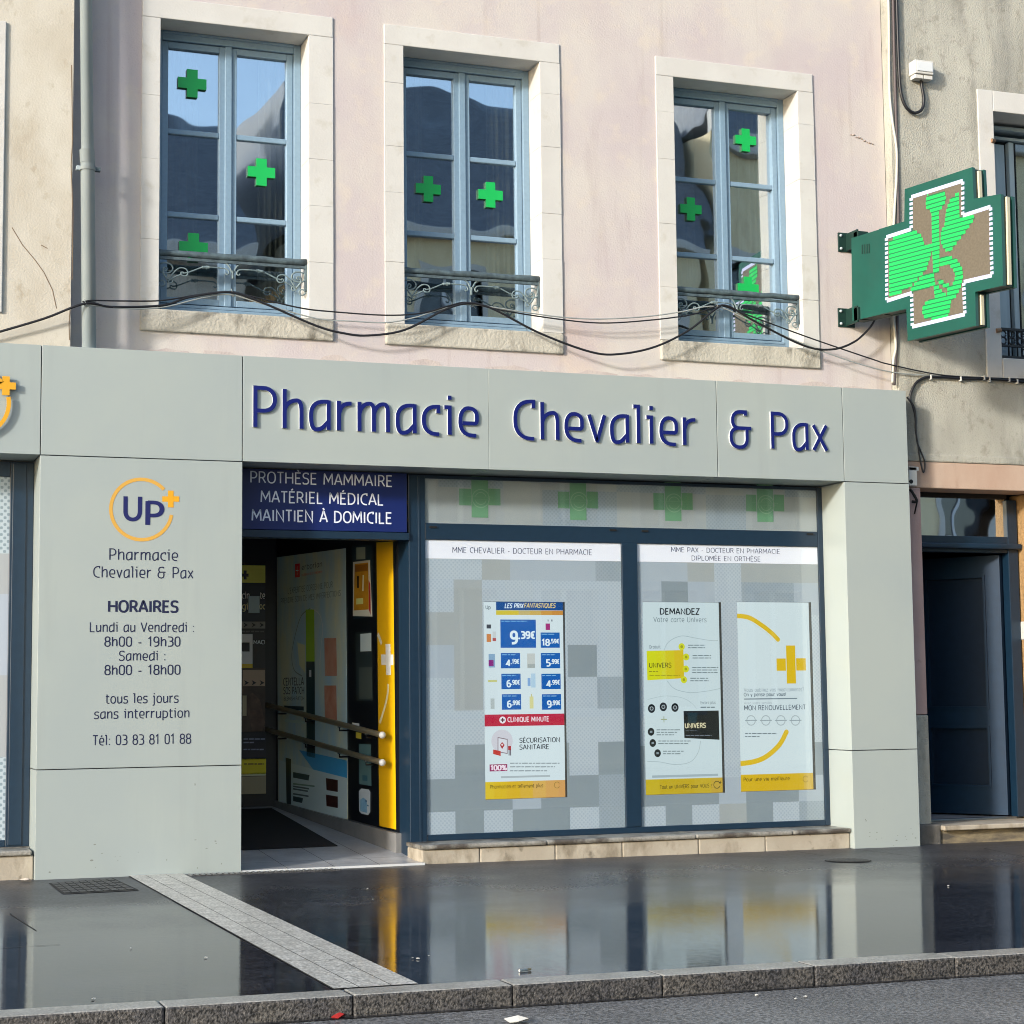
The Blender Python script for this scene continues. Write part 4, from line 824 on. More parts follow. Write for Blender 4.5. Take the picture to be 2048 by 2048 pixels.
pp.quadpx([(573, 1515), (584, 1518), (584, 1609), (575, 1607)], dark('#13242b'), 3); pp.quadpx([(588, 1544), (621, 1550), (619, 1561), (588, 1555)], dark('#1d3337'), 3); pp.quadpx([(588, 1592), (608, 1596), (606, 1606), (588, 1602)], dark('#1d3337'), 3)
for i, (y, x1, c) in enumerate(((1566, 631, '#51685c'), (1571, 620, '#3c4c4e'), (1576, 618, '#3c4c4e'), (1586, 619, '#3c4c4e'))): pp.quadpx([(588, y), (x1, y+5), (x1, y+8), (588, y+3)], dark(c), 3)
for a, b in ((1556, 1579), (1589, 1611)): pp.quadpx([(653.5, a), (677.5, a+4), (677.5, b+5), (655, b+1)], mat('dark_skin_print', '#4e2420', .35, col2='#2d1614', scale=20), 3)
pp.build('print', po)
po = poster('orange_poster', 'small orange poster with curling white edge beside the yellow strip', [(707.5, 1124), (740, 1120), (745, 1233), (707, 1232)], ink('#e6e1cf', .5), pp)
pp = Print(RO, -RD, (0, 0, 1), RN); pp.base = .006
pp.quadpx([(711, 1128), (738, 1125), (739, 1219), (709, 1221)], mat('orange_print', '#e0a024', .45, col2='#c98a1c', scale=7), 1)
pp.quadpx([(711.5, 1131), (737, 1128), (737, 1142), (711.5, 1144)], dark('#6a4310'), 2); pp.quadpx([(716, 1152), (719.5, 1152), (719.5, 1176), (716, 1176)], dark('#241608'), 2); pp.quadpx([(727, 1150), (730, 1150), (729, 1182), (726, 1182)], dark('#e0b964'), 2); pp.quadpx([(714, 1197), (728, 1196), (728, 1208), (714, 1209)], dark('#d0a24c'), 2)
pp.quadpx([(739, 1160), (742.5, 1168), (743, 1230), (739.5, 1219)], dark('#7c1f1d'), 2); pp.build('print', po)
po = poster('door_sticker', 'white and light blue rounded sticker low on the dark door leaf', [(719, 1582), (724, 1577), (738, 1579), (741, 1584), (741, 1624), (737, 1630), (724, 1627), (719.5, 1622)], ink('#c9d2d6', .5), pp)
pp = Print(RO, -RD, (0, 0, 1), RN); pp.base = .006; pp.quadpx([(721, 1600), (728, 1595), (735, 1600), (736, 1626), (722, 1622)], mat('pale_blue_print', '#6fa3c4', .5, col2='#8fb9d2', scale=20), 1); pp.quadpx([(732, 1600), (736, 1601), (736, 1604), (732, 1603)], dark('#2b4a62'), 2); pp.quadpx([(736, 1609), (739, 1610), (739, 1613), (736, 1612)], dark('#2b4a62'), 2); pp.build('print', po)
# glazed door at the back
gd = thing('sliding_door', 'dark sliding door covered in printed panels at the back of the entrance', 'door', (1.95, YB-.06, .24))
mb = MB(); mb.box(1.32, 2.02, YB-.06, YB-.01, .24, 2.42, M_DNAVY, .004); mb.build('leaf', gd)
pb = front(YB-.062)
pb.rect(460, 1130, 530.5, 1166, dark('#a8873e'), 0); pb.rect(484, 1147, 497, 1153.5, dark('#1d2530'), 1); pb.rect(487.5, 1141, 493, 1159, dark('#1d2530'), 2)
pb.rect(460, 1166, 530.5, 1243, dark('#17222d'), 0); pb.text('cin', 484, 1197, 499, 1197, 13, dark('#8b928e'), 1, .07); pb.text('te', 520, 1197, 530, 1197, 13, dark('#8b928e'), 1, .07); pb.text('gi', 484, 1219, 496, 1219, 13, dark('#8f8768'), 1, .07); pb.text('oc', 519, 1218, 530, 1218, 12, dark('#8f8768'), 1, .07)
pb.rect(497, 1192, 519, 1226, dark('#6d7b80'), 2)
pb.rect(460, 1243, 530.5, 1257, dark('#5f5d58'), 0)
for x in (487, 503, 519): pb.quadpx([(x, 1245), (x+9, 1250), (x, 1255), (x+3, 1250)], dark('#101418'), 1)
pb.rect(460, 1257, 530.5, 1336, dark('#232323'), 0); pb.text('MACI', 507, 1288, 530, 1288, 7.5, dark('#8a8d8c'), 1, .08); pb.words(484, 528, 1263, 3, dark('#4a4a48'), 1, 3)
pb.rect(460, 1268, 505, 1336, dark('#a79f86'), 2); pb.rect(460, 1285, 499, 1303, dark('#121519'), 3); pb.rect(460, 1328, 505, 1336, dark('#8f7a20'), 3)
pb.rect(460, 1336, 530.5, 1464, mat('hand_print', '#5b4a3d', .4, col2='#33261f', scale=6), 0); pb.rect(486, 1340, 530, 1372, dark('#77695a'), 1)
for x in (488, 503, 519): pb.quadpx([(x, 1360), (x+10, 1365.5), (x, 1371), (x+3, 1365.5)], dark('#101418'), 2)
pb.quadpx([(492, 1395), (505, 1385), (520, 1400), (530, 1445), (525, 1462), (505, 1462), (494, 1420)], mat('hand_skin', '#6b5344', .4, col2='#4a362b', scale=14), 1); pb.rect(485, 1391, 493, 1432, dark('#76705c'), 2)
pb.rect(460, 1464, 532, 1518, dark('#10141f'), 0); pb.words(487, 530, 1478, 2.5, dark('#5c6170'), 1, 5); pb.words(487, 508, 1485, 2.5, dark('#5c6170'), 1, 6); pb.words(487, 528, 1499, 2.5, dark('#5c6170'), 1, 7)
pb.rect(460, 1518, 532, 1548, dark('#a57b12'), 0); pb.rect(460, 1548, 532, 1551, dark('#9b946f'), 0); pb.rect(460, 1554, 532, 1587, dark('#6b634f'), 0); pb.words(488, 528, 1528, 2.4, dark('#5b4210'), 1, 8)
pb.build('panel_print', gd)
# floor mat, drain, handrail
mb = MB(); mw = .78
def mp(y): return (RO+RD*((y-RO.y)/RD.y)).x-.09
a = .95; mb.hexa([(1.31, a-.02, ramp(a)+.007), (mp(a)-.22, a, ramp(a)+.007), (mp(2.95), 2.95, ramp(2.95)+.007), (1.31, 2.95, ramp(2.95)+.007)], [(1.31, a-.02, ramp(a)+.001), (mp(a)-.22, a, ramp(a)+.001), (mp(2.95), 2.95, ramp(2.95)+.001), (1.31, 2.95, ramp(2.95)+.001)], M_MAT)
tag(mb.build('entrance_mat'), 'large black ribbed mat covering the entrance ramp', 'mat')
hr = thing('handrail', 'double beige tube handrail with white end caps beside the entrance ramp', 'handrail', rq(1.5, .4, .1))
HO = RO+RN*.085
for (x0, y0), (x1, y1) in (((764, 1470), (530, 1409)), ((764, 1525), (530, 1458))):
    a = onplane(x0, y0, HO, RN); b = onplane(x1, y1, HO, RN); mb = MB(); mb.tube([a, b], .0215, M_RAILW, 14); r_ = mb.build('rail', hr)
    mb = MB(); mb.ball(a-(b-a).normalized()*.006, .026, M_WHITE); mb.build('end_cap', r_)
    for t in (.12, .33, .62, .88):
        mb = MB(); p = a+(b-a)*t; mb.tube([p-Vector((0, 0, .018)), p-Vector((0, 0, .05)), p-Vector((0, 0, .05))-RN*.08], .007, M_DNAVY, 6)
        mb.box(p.x-.012, p.x+.012, p.y-.012, p.y+.012, p.z-.028, p.z-.018, M_IRON); mb.build('bracket', r_)
# blue services board over the entrance
bd = thing('services_board', 'dark blue board with three lines of white lettering over the entrance', 'sign', (1.98, .33, 2.32))
p0, p1 = on(484, 1000, .33), on(813, 1000, .33)
mb = MB(); mb.box(1.345, p1.x, .322, .34, 2.318, ZF-.008, mat('board_blue', '#0f1f58', .35), .003); mb.build('panel', bd)
wt = ink('#c9cfdd', .4)
pr = front(.322); pr.text('PROTH\u00c8SE MAMMAIRE', 500, 965.2, 785, 972.5, 21.5, wt, 0, .058); pr.build('lettering', bd); pr = front(.322); pr.text('MAT\u00c9RIEL M\u00c9DICAL', 521, 1004.4, 767, 1009.6, 21.5, wt, 0, .062); pr.build('lettering', bd); pr = front(.322); pr.text('MAINTIEN \u00c0 DOMICILE', 503.2, 1041.5, 784, 1046.4, 21.5, wt, 0, .068)
pr.build('lettering', bd)

# ------------------------------------------------------------------ three lit screens behind the shop window
def screen(i, label):
    h = HOLES[i]; y = .405
    t = thing('advertising_screen', label, 'screen', ((h[0]+h[1])/2, y, h[2]), 'lit advertising screens in the shop window')
    mb = MB(); mb.box(h[0]-.03, h[1]+.03, y, y+.05, h[2]-.02, h[3]+.02, M_BLACK, .004); mb.build('case', t)
    return t, front(y), h
def foot(p, x0, x1, y0, y1, cs):
    n = len(cs); u0 = p.uv(x0, y0)[0]; u1 = p.uv(x1, y0)[0]; v0 = p.uv((x0+x1)/2, y0)[1]; v1 = p.uv((x0+x1)/2, y1)[1]
    for k, c in enumerate(cs):
        a = u0+(u1-u0)*k/n; b = u0+(u1-u0)*(k+1)/n; p.shape([(a, v0), (b, v0), (b, v1), (a, v1)], lit(c), 1)
t, p, h = screen(0, 'lit screen listing blue price tags above a red banner, left display window')
W_, BL, NA = lit('#dbe9ee'), lit('#0f5fb4'), lit('#1d2a3c')
p.shape([(h[0]-.03, h[2]-.015), (h[1]-.004+.02, h[2]-.015), (h[1]+.016, h[3]+.01), (h[0]-.03, h[3]+.01)], W_, 0)
p.rect(992, 1203, 1128, 1221, lit('#0d4c92'), 1); foot(p, 992, 1126, 1221, 1230, ['#d8c53a', '#d9c23a', '#c9b676', '#d2b05a', '#d39c48', '#cf9040'])
p.text('LES PRIX', 1009, 1216, 1046, 1215.5, 8.5, lit('#e6f2fa'), 2, .1, shear=.2); p.text('FANTASTIQUES', 1048, 1215.5, 1110, 1215, 8.5, lit('#e0c98a'), 2, .1, shear=.2); p.text('Up', 971, 1218, 981, 1218, 7, lit('#5e6f78'), 1, .08)
def price(x0, y0, x1, y1, big, small, bx, bcap, sx, scap, seed):
    p.rect(x0, y0, x1, y1, BL, 1); w = lit('#e8f6fd'); p.words(x0+2, x0+(x1-x0)*.75, y0+3.5, 1.8, lit('#7fb4e4'), 2, seed)
    p.text(big, bx[0], bx[2], bx[1], bx[2], bcap, w, 2, .11); p.text(small, sx[0], sx[2], sx[1], sx[2], scap, w, 2, .12)
E_ = chr(8364)
price(1000.5, 1239, 1072, 1295.5, '9', ',39'+E_, (1021, 1035, 1286.5), 23, (1037, 1070, 1276.5), 13, 1)
price(1081, 1265, 1119.5, 1295.5, '18', ',59'+E_, (1083.5, 1099, 1291), 12, (1100, 1118, 1286), 7.5, 2)
for a, b, y0, l, r in ((1001.5, 1081.5, 1306, ('4', ',19'), ('5', ',99')), (1002.5, 1082.5, 1347.5, ('6', ',90'), ('4', ',99')), (1003.5, 1083.5, 1388.5, ('6', ',99'), ('9', ',99'))):
    for x, q in ((a, l), (b, r)): price(x, y0, x+38.8, y0+30.5, q[0], q[1]+E_, (x+11, x+19, y0+26), 12.5, (x+20, x+37, y0+21), 8, int(x))
p.rect(1091, 1247, 1100, 1260, lit('#a8307c'), 1); p.rect(1095, 1239, 1097, 1243, lit('#8d97a0'), 1); p.rect(1102, 1239, 1105, 1243, lit('#8d97a0'), 1)
p.rect(973, 1249, 982, 1257, lit('#4a4f58'), 1); p.rect(973, 1268, 982, 1284, lit('#d48a52'), 1); p.rect(985, 1263, 992, 1276, lit('#cfd6d8'), 1); p.rect(985, 1276, 992, 1282, lit('#b85a5c'), 1)
p.rect(977, 1308, 990, 1335, lit('#8fb0cd'), 1); p.rect(977, 1320, 987, 1332, lit('#8d2a84'), 2); p.rect(1054, 1307, 1070, 1336, lit('#c8cdca'), 1); p.rect(1055, 1328, 1070, 1336, lit('#a9b2b0'), 2); p.rect(976, 1360, 994, 1364, lit('#cfd08a'), 1)
p.rect(1055, 1356, 1061, 1372, lit('#86aede'), 1); p.rect(1062, 1347, 1071, 1375, lit('#b5d3e8'), 1); p.rect(981, 1397, 989, 1418, lit('#b9c4c4'), 1); p.rect(1059, 1393, 1067, 1417, lit('#dcd99a'), 1); p.rect(1062, 1388, 1064, 1393, lit('#c9c68a'), 1)
p.rect(962, 1429.5, 1140, 1450, lit('#c01c40'), 1); p.disc(1005, 1440, 7, lit('#f4eef2'), 2); p.plus(1005, 1440, 8, 2.6, lit('#5a1030'), 3); p.text('CLINIQUE MINUTE', 1015, 1443.5, 1098, 1442.5, 9, lit('#f6dfe6'), 2, .1)
p.disc(1004, 1482, 23, lit('#d5d4dd'), 1); p.quadpx([(995, 1474), (1015, 1478), (1015, 1508), (995, 1504)], lit('#8a7480'), 2); p.quadpx([(996.5, 1476), (1013.5, 1479.5), (1013.5, 1506), (996.5, 1502.5)], lit('#dfe2ea'), 3); p.quadpx([(1004, 1484), (1009, 1490), (1004, 1498), (999.5, 1490)], lit('#b3202f'), 4); p.disc(1004, 1489.5, 2, lit('#f0e4e6'), 5)
p.quadpx([(986, 1499), (1001, 1502), (1001, 1512), (986, 1508)], lit('#c8352f'), 4); p.rect(1016, 1492, 1022, 1500, lit('#b32436'), 2); p.rect(1017, 1500, 1019, 1511, lit('#5f5364'), 2); p.rect(1020, 1500, 1022, 1511, lit('#5f5364'), 2)
p.text('S\u00c9CURISATION', 1039, 1484.5, 1120, 1484.5, 9, NA, 1, .075); p.text('SANITAIRE', 1039, 1498.5, 1098, 1498, 9, NA, 1, .075)
p.rect(979, 1529, 1014.5, 1542, lit('#9a1f63'), 1); p.text('100%', 981, 1540, 1013, 1540, 9, lit('#f8e8f2'), 2, .12)
for y, x in ((1526.5, 1119), (1533.5, 1110), (1541.5, 1094)): p.words(1020, x, y, 2.0, lit('#98a4aa'), 1, int(y))
p.rect(1002, 1552.5, 1100, 1553.6, lit('#b4bfc3'), 1)
foot(p, 962, 1142, 1562, 1600, ['#e3c42a', '#e1bd1e', '#dfb61c', '#dfb53a', '#deb25a', '#dba85c', '#d9a25e']); p.text('Pharmacien et tellement plus', 980, 1577.5, 1086, 1574, 7, lit('#5f4a0c'), 2, .07); p.ring(1114, 1570, 6, 1.2, lit('#9a7a30'), 2, 30, 330)
p.build('display', t)
t, p, h = screen(1, 'lit screen with a yellow card above a black card, middle of the three screens')
p.shape([(h[0]-.03, h[2]-.015), (h[1]+.016, h[2]-.015), (h[1]+.016, h[3]+.01), (h[0]-.03, h[3]+.01)], lit('#cfdfe3'), 0)
p.text('DEMANDEZ', 1319.7, 1229, 1398.7, 1228.5, 11.5, lit('#141c26'), 1, .09); p.text('Votre carte Univers', 1307, 1244.5, 1413, 1243.5, 9.5, lit('#64757c'), 1, .05)
p.path([(1328, 1300), (1338, 1283), (1362, 1272), (1390, 1276), (1420, 1281), (1436, 1281)], 1.2, lit('#a9bbc0'), 1); p.path([(1334, 1362), (1350, 1378), (1380, 1385), (1415, 1382), (1440, 1377)], 1.2, lit('#a9bbc0'), 1)
p.path([(1295, 1399), (1330, 1392), (1365, 1396), (1385, 1408), (1393, 1418)], 1.0, lit('#b4c5c9'), 1); p.path([(1401, 1482), (1396, 1505), (1380, 1524), (1350, 1529), (1320, 1524), (1294, 1523)], 1.2, lit('#a9bbc0'), 1)
p.text('Gratuit', 1298, 1297, 1321, 1296.5, 6, lit('#5d6f78'), 1, .06)
for k, c in enumerate(('#d8dc14', '#d9d817', '#dacd1c', '#dcc11f')):
    a, b = 1293+k*18.4, 1293+(k+1)*18.4; p.quadpx([(a, 1302-.45*k), (b, 1301.5-.45*k), (b+1.5, 1358.5-1.0*k+1), (a+1.5, 1360.5-1.0*k)], lit(c), 1)
p.text('UNIVERS', 1298, 1336.5, 1342.5, 1333.5, 9, lit('#4a4a10'), 2, .07); p.words(1298, 1316, 1343, 1.6, lit('#8f8a18'), 2, 4); p.words(1299, 1360, 1351, 1.2, lit('#a29a18'), 2, 5)
for i, (x, y) in enumerate(((1363, 1293.4), (1372, 1314), (1371.4, 1338), (1367.5, 1359.5))):
    p.disc(x, y, 7, lit('#d6da2a'), 2); p.disc(x, y, 3, lit('#a8a820'), 3)
    for j in range(2 if i != 2 else 3): p.words(x+13, x+13+(34, 37, 52, 37)[i], y-3+j*5, 1.8, lit('#76878d'), 1, i*5+j)
for x, y in ((1303, 1417), (1326.5, 1413.7), (1349.8, 1415)): p.disc(x, y, 8, lit('#10161c'), 1, 1.1); p.ring(x, y, 3.4, 1.4, lit('#b8c4c8'), 2)
p.plus(1327.7, 1438.7, 12, 1.8, lit('#9aa67a'), 1)
for i, (x, y) in enumerate(((1302, 1463.6), (1305.4, 1486), (1315, 1506.4))):
    p.disc(x, y, 7.2, lit('#10161c'), 1, 1.1); p.rect(x-2.5, y-2, x+2.5, y+2, lit('#8d9aa0'), 2)
    for j in range((3, 2, 2)[i]): p.words(x+11, x+11+(47, 66, 41)[i]-j*6, y-4+j*5, 1.8, lit('#7d8d93'), 1, 40+i*5+j)
p.text('Encore plus', 1401, 1408, 1431, 1407.5, 5.5, lit('#5d6f78'), 1, .06); p.words(1401, 1430, 1414.5, 2, lit('#5d6f78'), 1, 70)
p.quadpx([(1366.8, 1422), (1437, 1421), (1438.8, 1479.5), (1368.5, 1476)], lit('#0b1016'), 2); p.quadpx([(1375, 1426), (1395, 1426), (1392, 1446), (1376, 1446)], lit('#12303a'), 3)
p.text('UNIVERS', 1369.5, 1455.5, 1411, 1455.5, 9, lit('#e3d9b0'), 4, .1); p.words(1371, 1393, 1461, 1.6, lit('#4e565c'), 4, 80); p.words(1371, 1423, 1471, 1.4, lit('#77808a'), 4, 81)
p.rect(1304, 1551, 1436, 1552, lit('#a8b8bd'), 1); foot(p, 1284, 1456, 1557, 1595, ['#cdb51c', '#c9ad16', '#c9ac18', '#ccb024', '#c9a83a']); p.text('Tout un UNIVERS pour VOUS !', 1319.7, 1577, 1423, 1575, 7, lit('#4a3f0c'), 2, .07); p.ring(1433.6, 1569.5, 7, 1.5, lit('#4e4514'), 2, 20, 340); p.plus(1440, 1565, 5, 1.6, lit('#3c3410'), 2)
p.build('display', t)
t, p, h = screen(2, 'lit white screen with a big yellow plus and arc, beside the right pillar')
p.shape([(h[0]-.03, h[2]-.015), (h[1]+.016, h[2]-.015), (h[1]+.016, h[3]+.01), (h[0]-.03, h[3]+.01)], lit('#d7e5e8'), 0)
Yl = lit('#e2bd16'); p.path([(1468, 1231.5), (1497, 1235), (1524, 1251), (1543, 1266), (1555.4, 1278.6)], 9, Yl, 1); p.disc(1555.6, 1279, 4.5, Yl, 2)
p.rect(1571.8, 1291, 1591.9, 1367, Yl, 1); p.rect(1552.7, 1317, 1571.8, 1341.5, Yl, 1); p.rect(1591.9, 1316.5, 1611.7, 1341, Yl, 1)
p.text('Vous oubliez vos m\u00e9dicaments?', 1487.8, 1384, 1607.8, 1381.5, 7, lit('#8c9ca6'), 1, .055); p.text('On y pense pour vous!', 1487.5, 1392.5, 1572, 1391.5, 6.5, lit('#5a6a78'), 1, .08); p.rect(1488, 1397, 1594, 1398, lit('#7c8b94'), 1)
p.text('Avec votre service', 1488, 1408.5, 1544, 1408, 4.8, lit('#a5b2b9'), 1, .05); p.text('MON RENOUVELLEMENT', 1488, 1420.5, 1611, 1418.5, 9, lit('#34465a'), 1, .07)
for x in (1502, 1531.5, 1561.6, 1590.7): p.ring(x, 1440.8, 9.5, 2, lit('#aab8be'), 1); p.rect(x-12, 1440, x+12, 1441.5, lit('#93a2aa'), 2)
p.words(1490, 1554, 1467, 1.8, lit('#70808a'), 1, 90); p.words(1490, 1519, 1473, 1.8, lit('#70808a'), 1, 91)
p.path([(1572.5, 1464), (1559, 1489), (1534, 1512), (1509, 1523), (1476, 1528)], 10, Yl, 1); p.disc(1572.6, 1464, 5, Yl, 2)
foot(p, 1474, 1640, 1547.5, 1588, ['#dcb60e', '#dbb40c', '#dbb40e', '#dcb61a', '#dcb94a']); p.text('Pour une vie meilleure', 1487, 1562.5, 1579, 1560, 7, lit('#5a490a'), 2, .07); p.ring(1611, 1558, 6, 1.2, lit('#9a7f28'), 2, 30, 330)
p.build('display', t)

# ------------------------------------------------------------------ the green pharmacy cross on its arm
SA = math.radians(14.5); SO = on(1700.8, 476, .17); SD = Vector((math.sin(SA), -math.cos(SA), 0)); SN = Vector((-math.cos(SA), -math.sin(SA), 0))
zs_ = lambda x, y: (1648+x*.20704, 300+y*.20704)
def sg(x, y, d=0):
    w = onplane(*zs_(x, y), SO, SN); return w+SN*d
sign = thing('pharmacy_cross', 'lit green pharmacy cross sign projecting from the wall on a green arm', 'sign', SO-Vector((0, 0, .7)))
TH = .15
mb = MB()
arm = [sg(255, 850), sg(265, 1650), sg(548, 1585), sg(528, 765)]
mb.prism([p-SN*.01 for p in arm], -SN*(TH-.02), M_GREEN, M_DGREEN)
for k in range(4):
    for x in (352, 378, 404, 428):
        pass
ab = mb.build('arm', sign)
mb = MB()
for k, x in enumerate((362, 384, 406, 428)): mb.prism([sg(x-5, 915-k*3, .004-.01), sg(x-5, 1005-k*3, .004-.01), sg(x+5, 1003-k*3, .004-.01), sg(x+5, 913-k*3, .004-.01)], -SN*.003, M_DGREEN)
mb.build('vent', ab)
cr = [(530, 765), (775, 690), (780, 378), (1432, 165), (1447, 470), (1708, 425), (1730, 1310), (1460, 1370), (1468, 1698), (808, 1845), (795, 1535), (550, 1585)]
mb = MB(); q = [sg(*p) for p in cr]
mb.prism(q, -SN*.03, M_GREEN); q2 = [p-SN*.031 for p in q]; c = sum(q, Vector())/len(q)
q3 = [c+(p-c)*.985-SN*.03 for p in q]; mb.prism(q3, -SN*(TH-.06), M_DGREEN); mb.prism([p-SN*(TH-.029) for p in q], -SN*.03, M_GREEN)
for i in (3, 5, 7):   # pale gasket strip on the outward edges
    pass
hs = mb.build('housing', sign)
mb = MB(); pale = mat('pale_gasket', '#c9c2a6', .6)
for a, b in (((1440, 190), (1452, 455)), ((1714, 440), (1734, 1290)), ((1464, 1390), (1472, 1680))):
    A, B = sg(*a), sg(*b); e_ = SD*.004
    mb.hexa([A-SN*.055+e_, A-SN*.085+e_, B-SN*.085+e_, B-SN*.055+e_], [A-SN*.055-e_*3, A-SN*.085-e_*3, B-SN*.085-e_*3, B-SN*.055-e_*3], pale)
mb.build('edge_strip', hs)
led = [(620, 860), (858, 790), (858, 470), (1335, 318), (1335, 655), (1600, 570), (1612, 1200), (1345, 1265), (1350, 1570), (868, 1685), (862, 1370), (622, 1440)]
mb = MB(); mb.prism([sg(*p, .002) for p in led], -SN*.003, mat('led_panel', '#524c3f', .5, col2='#5d564a', scale=60)); mb.build('panel', sign)
def lampmat(name, c, k):
    m = mat(name, '#101010', .4); p_ = m.node_tree.nodes['Principled BSDF']; p_.inputs['Emission Color'].default_value = (*c, 1); p_.inputs['Emission Strength'].default_value = k; return m
LW = lampmat('led_white', (.80, .78, 1.0), .60); LG = lampmat('led_green', (.0, .85, .13), .56); LG2 = lampmat('led_green_dim', (.0, .42, .12), .30)
mb = MB(); bd_ = [(606, 842), (845, 765), (845, 455), (1343, 298), (1343, 635), (1612, 548), (1625, 1212), (1352, 1275), (1364, 1588), (856, 1708), (850, 1382), (610, 1458)]
for i in range(len(bd_)):
    A, B = sg(*bd_[i], .006), sg(*bd_[(i+1) % len(bd_)], .006); L = (B-A).length; vert = abs((B-A).z) > L*.7; n = max(2, round(L/.036)); t = (B-A)/L; s_ = t.cross(SN)
    for k in range(n):
        w = .0105 if vert else .0165; c = A+t*(L*(k+.5)/n)
        mb.hexa([c-t*w-s_*.014, c+t*w-s_*.014, c+t*w+s_*.014, c-t*w+s_*.014], [c-t*w-s_*.014-SN*.004, c+t*w-s_*.014-SN*.004, c+t*w+s_*.014-SN*.004, c-t*w+s_*.014-SN*.004], LW)
mb.build('border_lights', sign)
SH = [[(628, 872), (880, 775), (945, 825), (978, 925), (1050, 905), (1045, 965), (1028, 1040), (990, 1160), (960, 1190), (850, 1310), (790, 1355), (635, 1415)],
      [(1000, 430), (1165, 388), (1182, 470), (1165, 530), (1112, 592), (1115, 800), (1120, 900), (1115, 1180), (1058, 1190), (1048, 950), (1042, 620), (1028, 590), (990, 560), (985, 500)],
      [(1230, 462), (1305, 412), (1312, 640), (1470, 640), (1420, 720), (1370, 790), (1290, 890), (1220, 985), (1165, 965), (1130, 890), (1132, 780), (1165, 740), (1175, 650), (1190, 560)],
      [(1120, 1040), (1200, 1022), (1285, 1055), (1338, 1140), (1346, 1230), (1322, 1330), (1275, 1420), (1232, 1460), (1215, 1560), (1200, 1612), (980, 1645), (950, 1560), (960, 1500), (1010, 1450), (1080, 1425), (1070, 1300), (1190, 1400), (1200, 1350), (1130, 1300), (1080, 1250), (1120, 1240), (1180, 1290), (1240, 1310), (1275, 1220), (1250, 1150), (1200, 1102), (1120, 1112)],
      [(855, 1320), (960, 1205), (1065, 1178), (1075, 1310), (950, 1345), (865, 1372), (840, 1350)], [(1060, 1290), (1112, 1290), (1115, 1440), (1075, 1440)]]
loc = lambda w: ((w-SO).dot(SD), w.z)
polys = [[loc(sg(*p)) for p in s] for s in SH]
zlo = min(p[1] for s in polys for p in s); zhi = max(p[1] for s in polys for p in s)
mb = MB(); z = zlo; pitch = .033
def slab(u0, u1, z0, z1, m, d):
    P_ = lambda u, zz: SO+SD*u+Vector((0, 0, zz-SO.z))+SN*d
    mb.poly([P_(u0, z0), P_(u1, z0), P_(u1, z1), P_(u0, z1)], m)
while z < zhi:
    for hz, m, h0, d in ((z+.009, LG, .023, .0042), (z+.0255, LG2, .010, .0040)):
        iv = []
        for s in polys:
            xs = []
            for a, b in zip(s, s[1:]+s[:1]):
                if (a[1] > hz) != (b[1] > hz): xs.append(a[0]+(hz-a[1])*(b[0]-a[0])/(b[1]-a[1]))
            xs.sort(); iv += list(zip(xs[::2], xs[1::2]))
        iv.sort(); mg = []
        for a, b in iv:
            if mg and a <= mg[-1][1]: mg[-1][1] = max(mg[-1][1], b)
            else: mg.append([a, b])
        for a, b in mg: slab(a, b, hz-h0/2, hz+h0/2, m, d)
    z += pitch
mb.build('symbol', sign)
for y0, y1 in ((800, 985), (1530, 1710)):
    mb = MB(); A = on(*zs_(155, (y0+y1)/2), WY-.004); zt = on(*zs_(155, y0), WY).z; zb = on(*zs_(155, y1), WY).z
    mb.box(A.x-.02, A.x+.13, WY-.012, WY+.0, zb, zt, M_DGREEN, .003)
    for zz in (zb+.025, zt-.025): mb.ball((A.x+.002, WY-.016, zz), .012, M_ZINC)
    mb.box(A.x+.05, A.x+.065, .12, WY-.012, zb+.01, zt-.01, M_DGREEN); mb.box(A.x+.05, A.x+.14, .10, .17, (zb+zt)/2-.05, (zb+zt)/2+.05, M_DGREEN); mb.build('wall_bracket', sign)

# ------------------------------------------------------------------ small things fixed to the walls
jb = thing('junction_box', 'white box with a lidded front on the grey wall above the green cross', 'box', on(1840, 160, GY))
a, b = on(1830, 118, GY-.10), on(1868, 150, GY-.10)
mb = MB(); mb.box(a.x, b.x, GY-.10, GY, b.z, a.z, M_WHITE, .008); mb.build('body', jb)
mb = MB(); mb.box(a.x+.016, b.x-.012, GY-.108, GY-.098, b.z+.02, a.z-.016, mat('lid_grey', '#c4c9cc', .5), .004); mb.build('lid', jb)
mb = MB(); mb.box(a.x+.008, (a.x+b.x)/2-.003, GY-.085, GY-.01, b.z-.035, b.z-.002, M_WHITE, .003); mb.box((a.x+b.x)/2+.003, b.x-.004, GY-.085, GY-.01, b.z-.035, b.z-.002, M_WHITE, .003); mb.build('gland', jb)
def cable(name, pts, y, r, m, label, cat='cable', k=6):
    mb = MB(); mb.tube(smoothpath([on(p[0], p[1], p[2] if len(p) > 2 else y) for p in pts], k), r, m, 7); return tag(mb.build(name), label, cat)
CY = .17
thick = cable('hanging_cable', [(-60, 682, .06), (0, 663.5, .05), (89, 637, .04), (171, 607, .034), (224, 614, .08), (324, 611, .15), (373, 596), (430, 586), (470, 586), (522, 604), (633.5, 652), (690, 667), (738, 671), (809, 660), (884, 622), (920, 609), (943, 606.5), (960, 609), (995, 622), (1081, 667), (1182, 704), (1241, 708), (1312, 693), (1380, 659), (1428.6, 620), (1455, 612), (1514, 645), (1607, 691), (1663, 699), (1708, 684), (1740, 655), (1752, 634)], CY, .0085, M_CABLE, 'thick black cable swinging in three low loops under the upstairs windows')
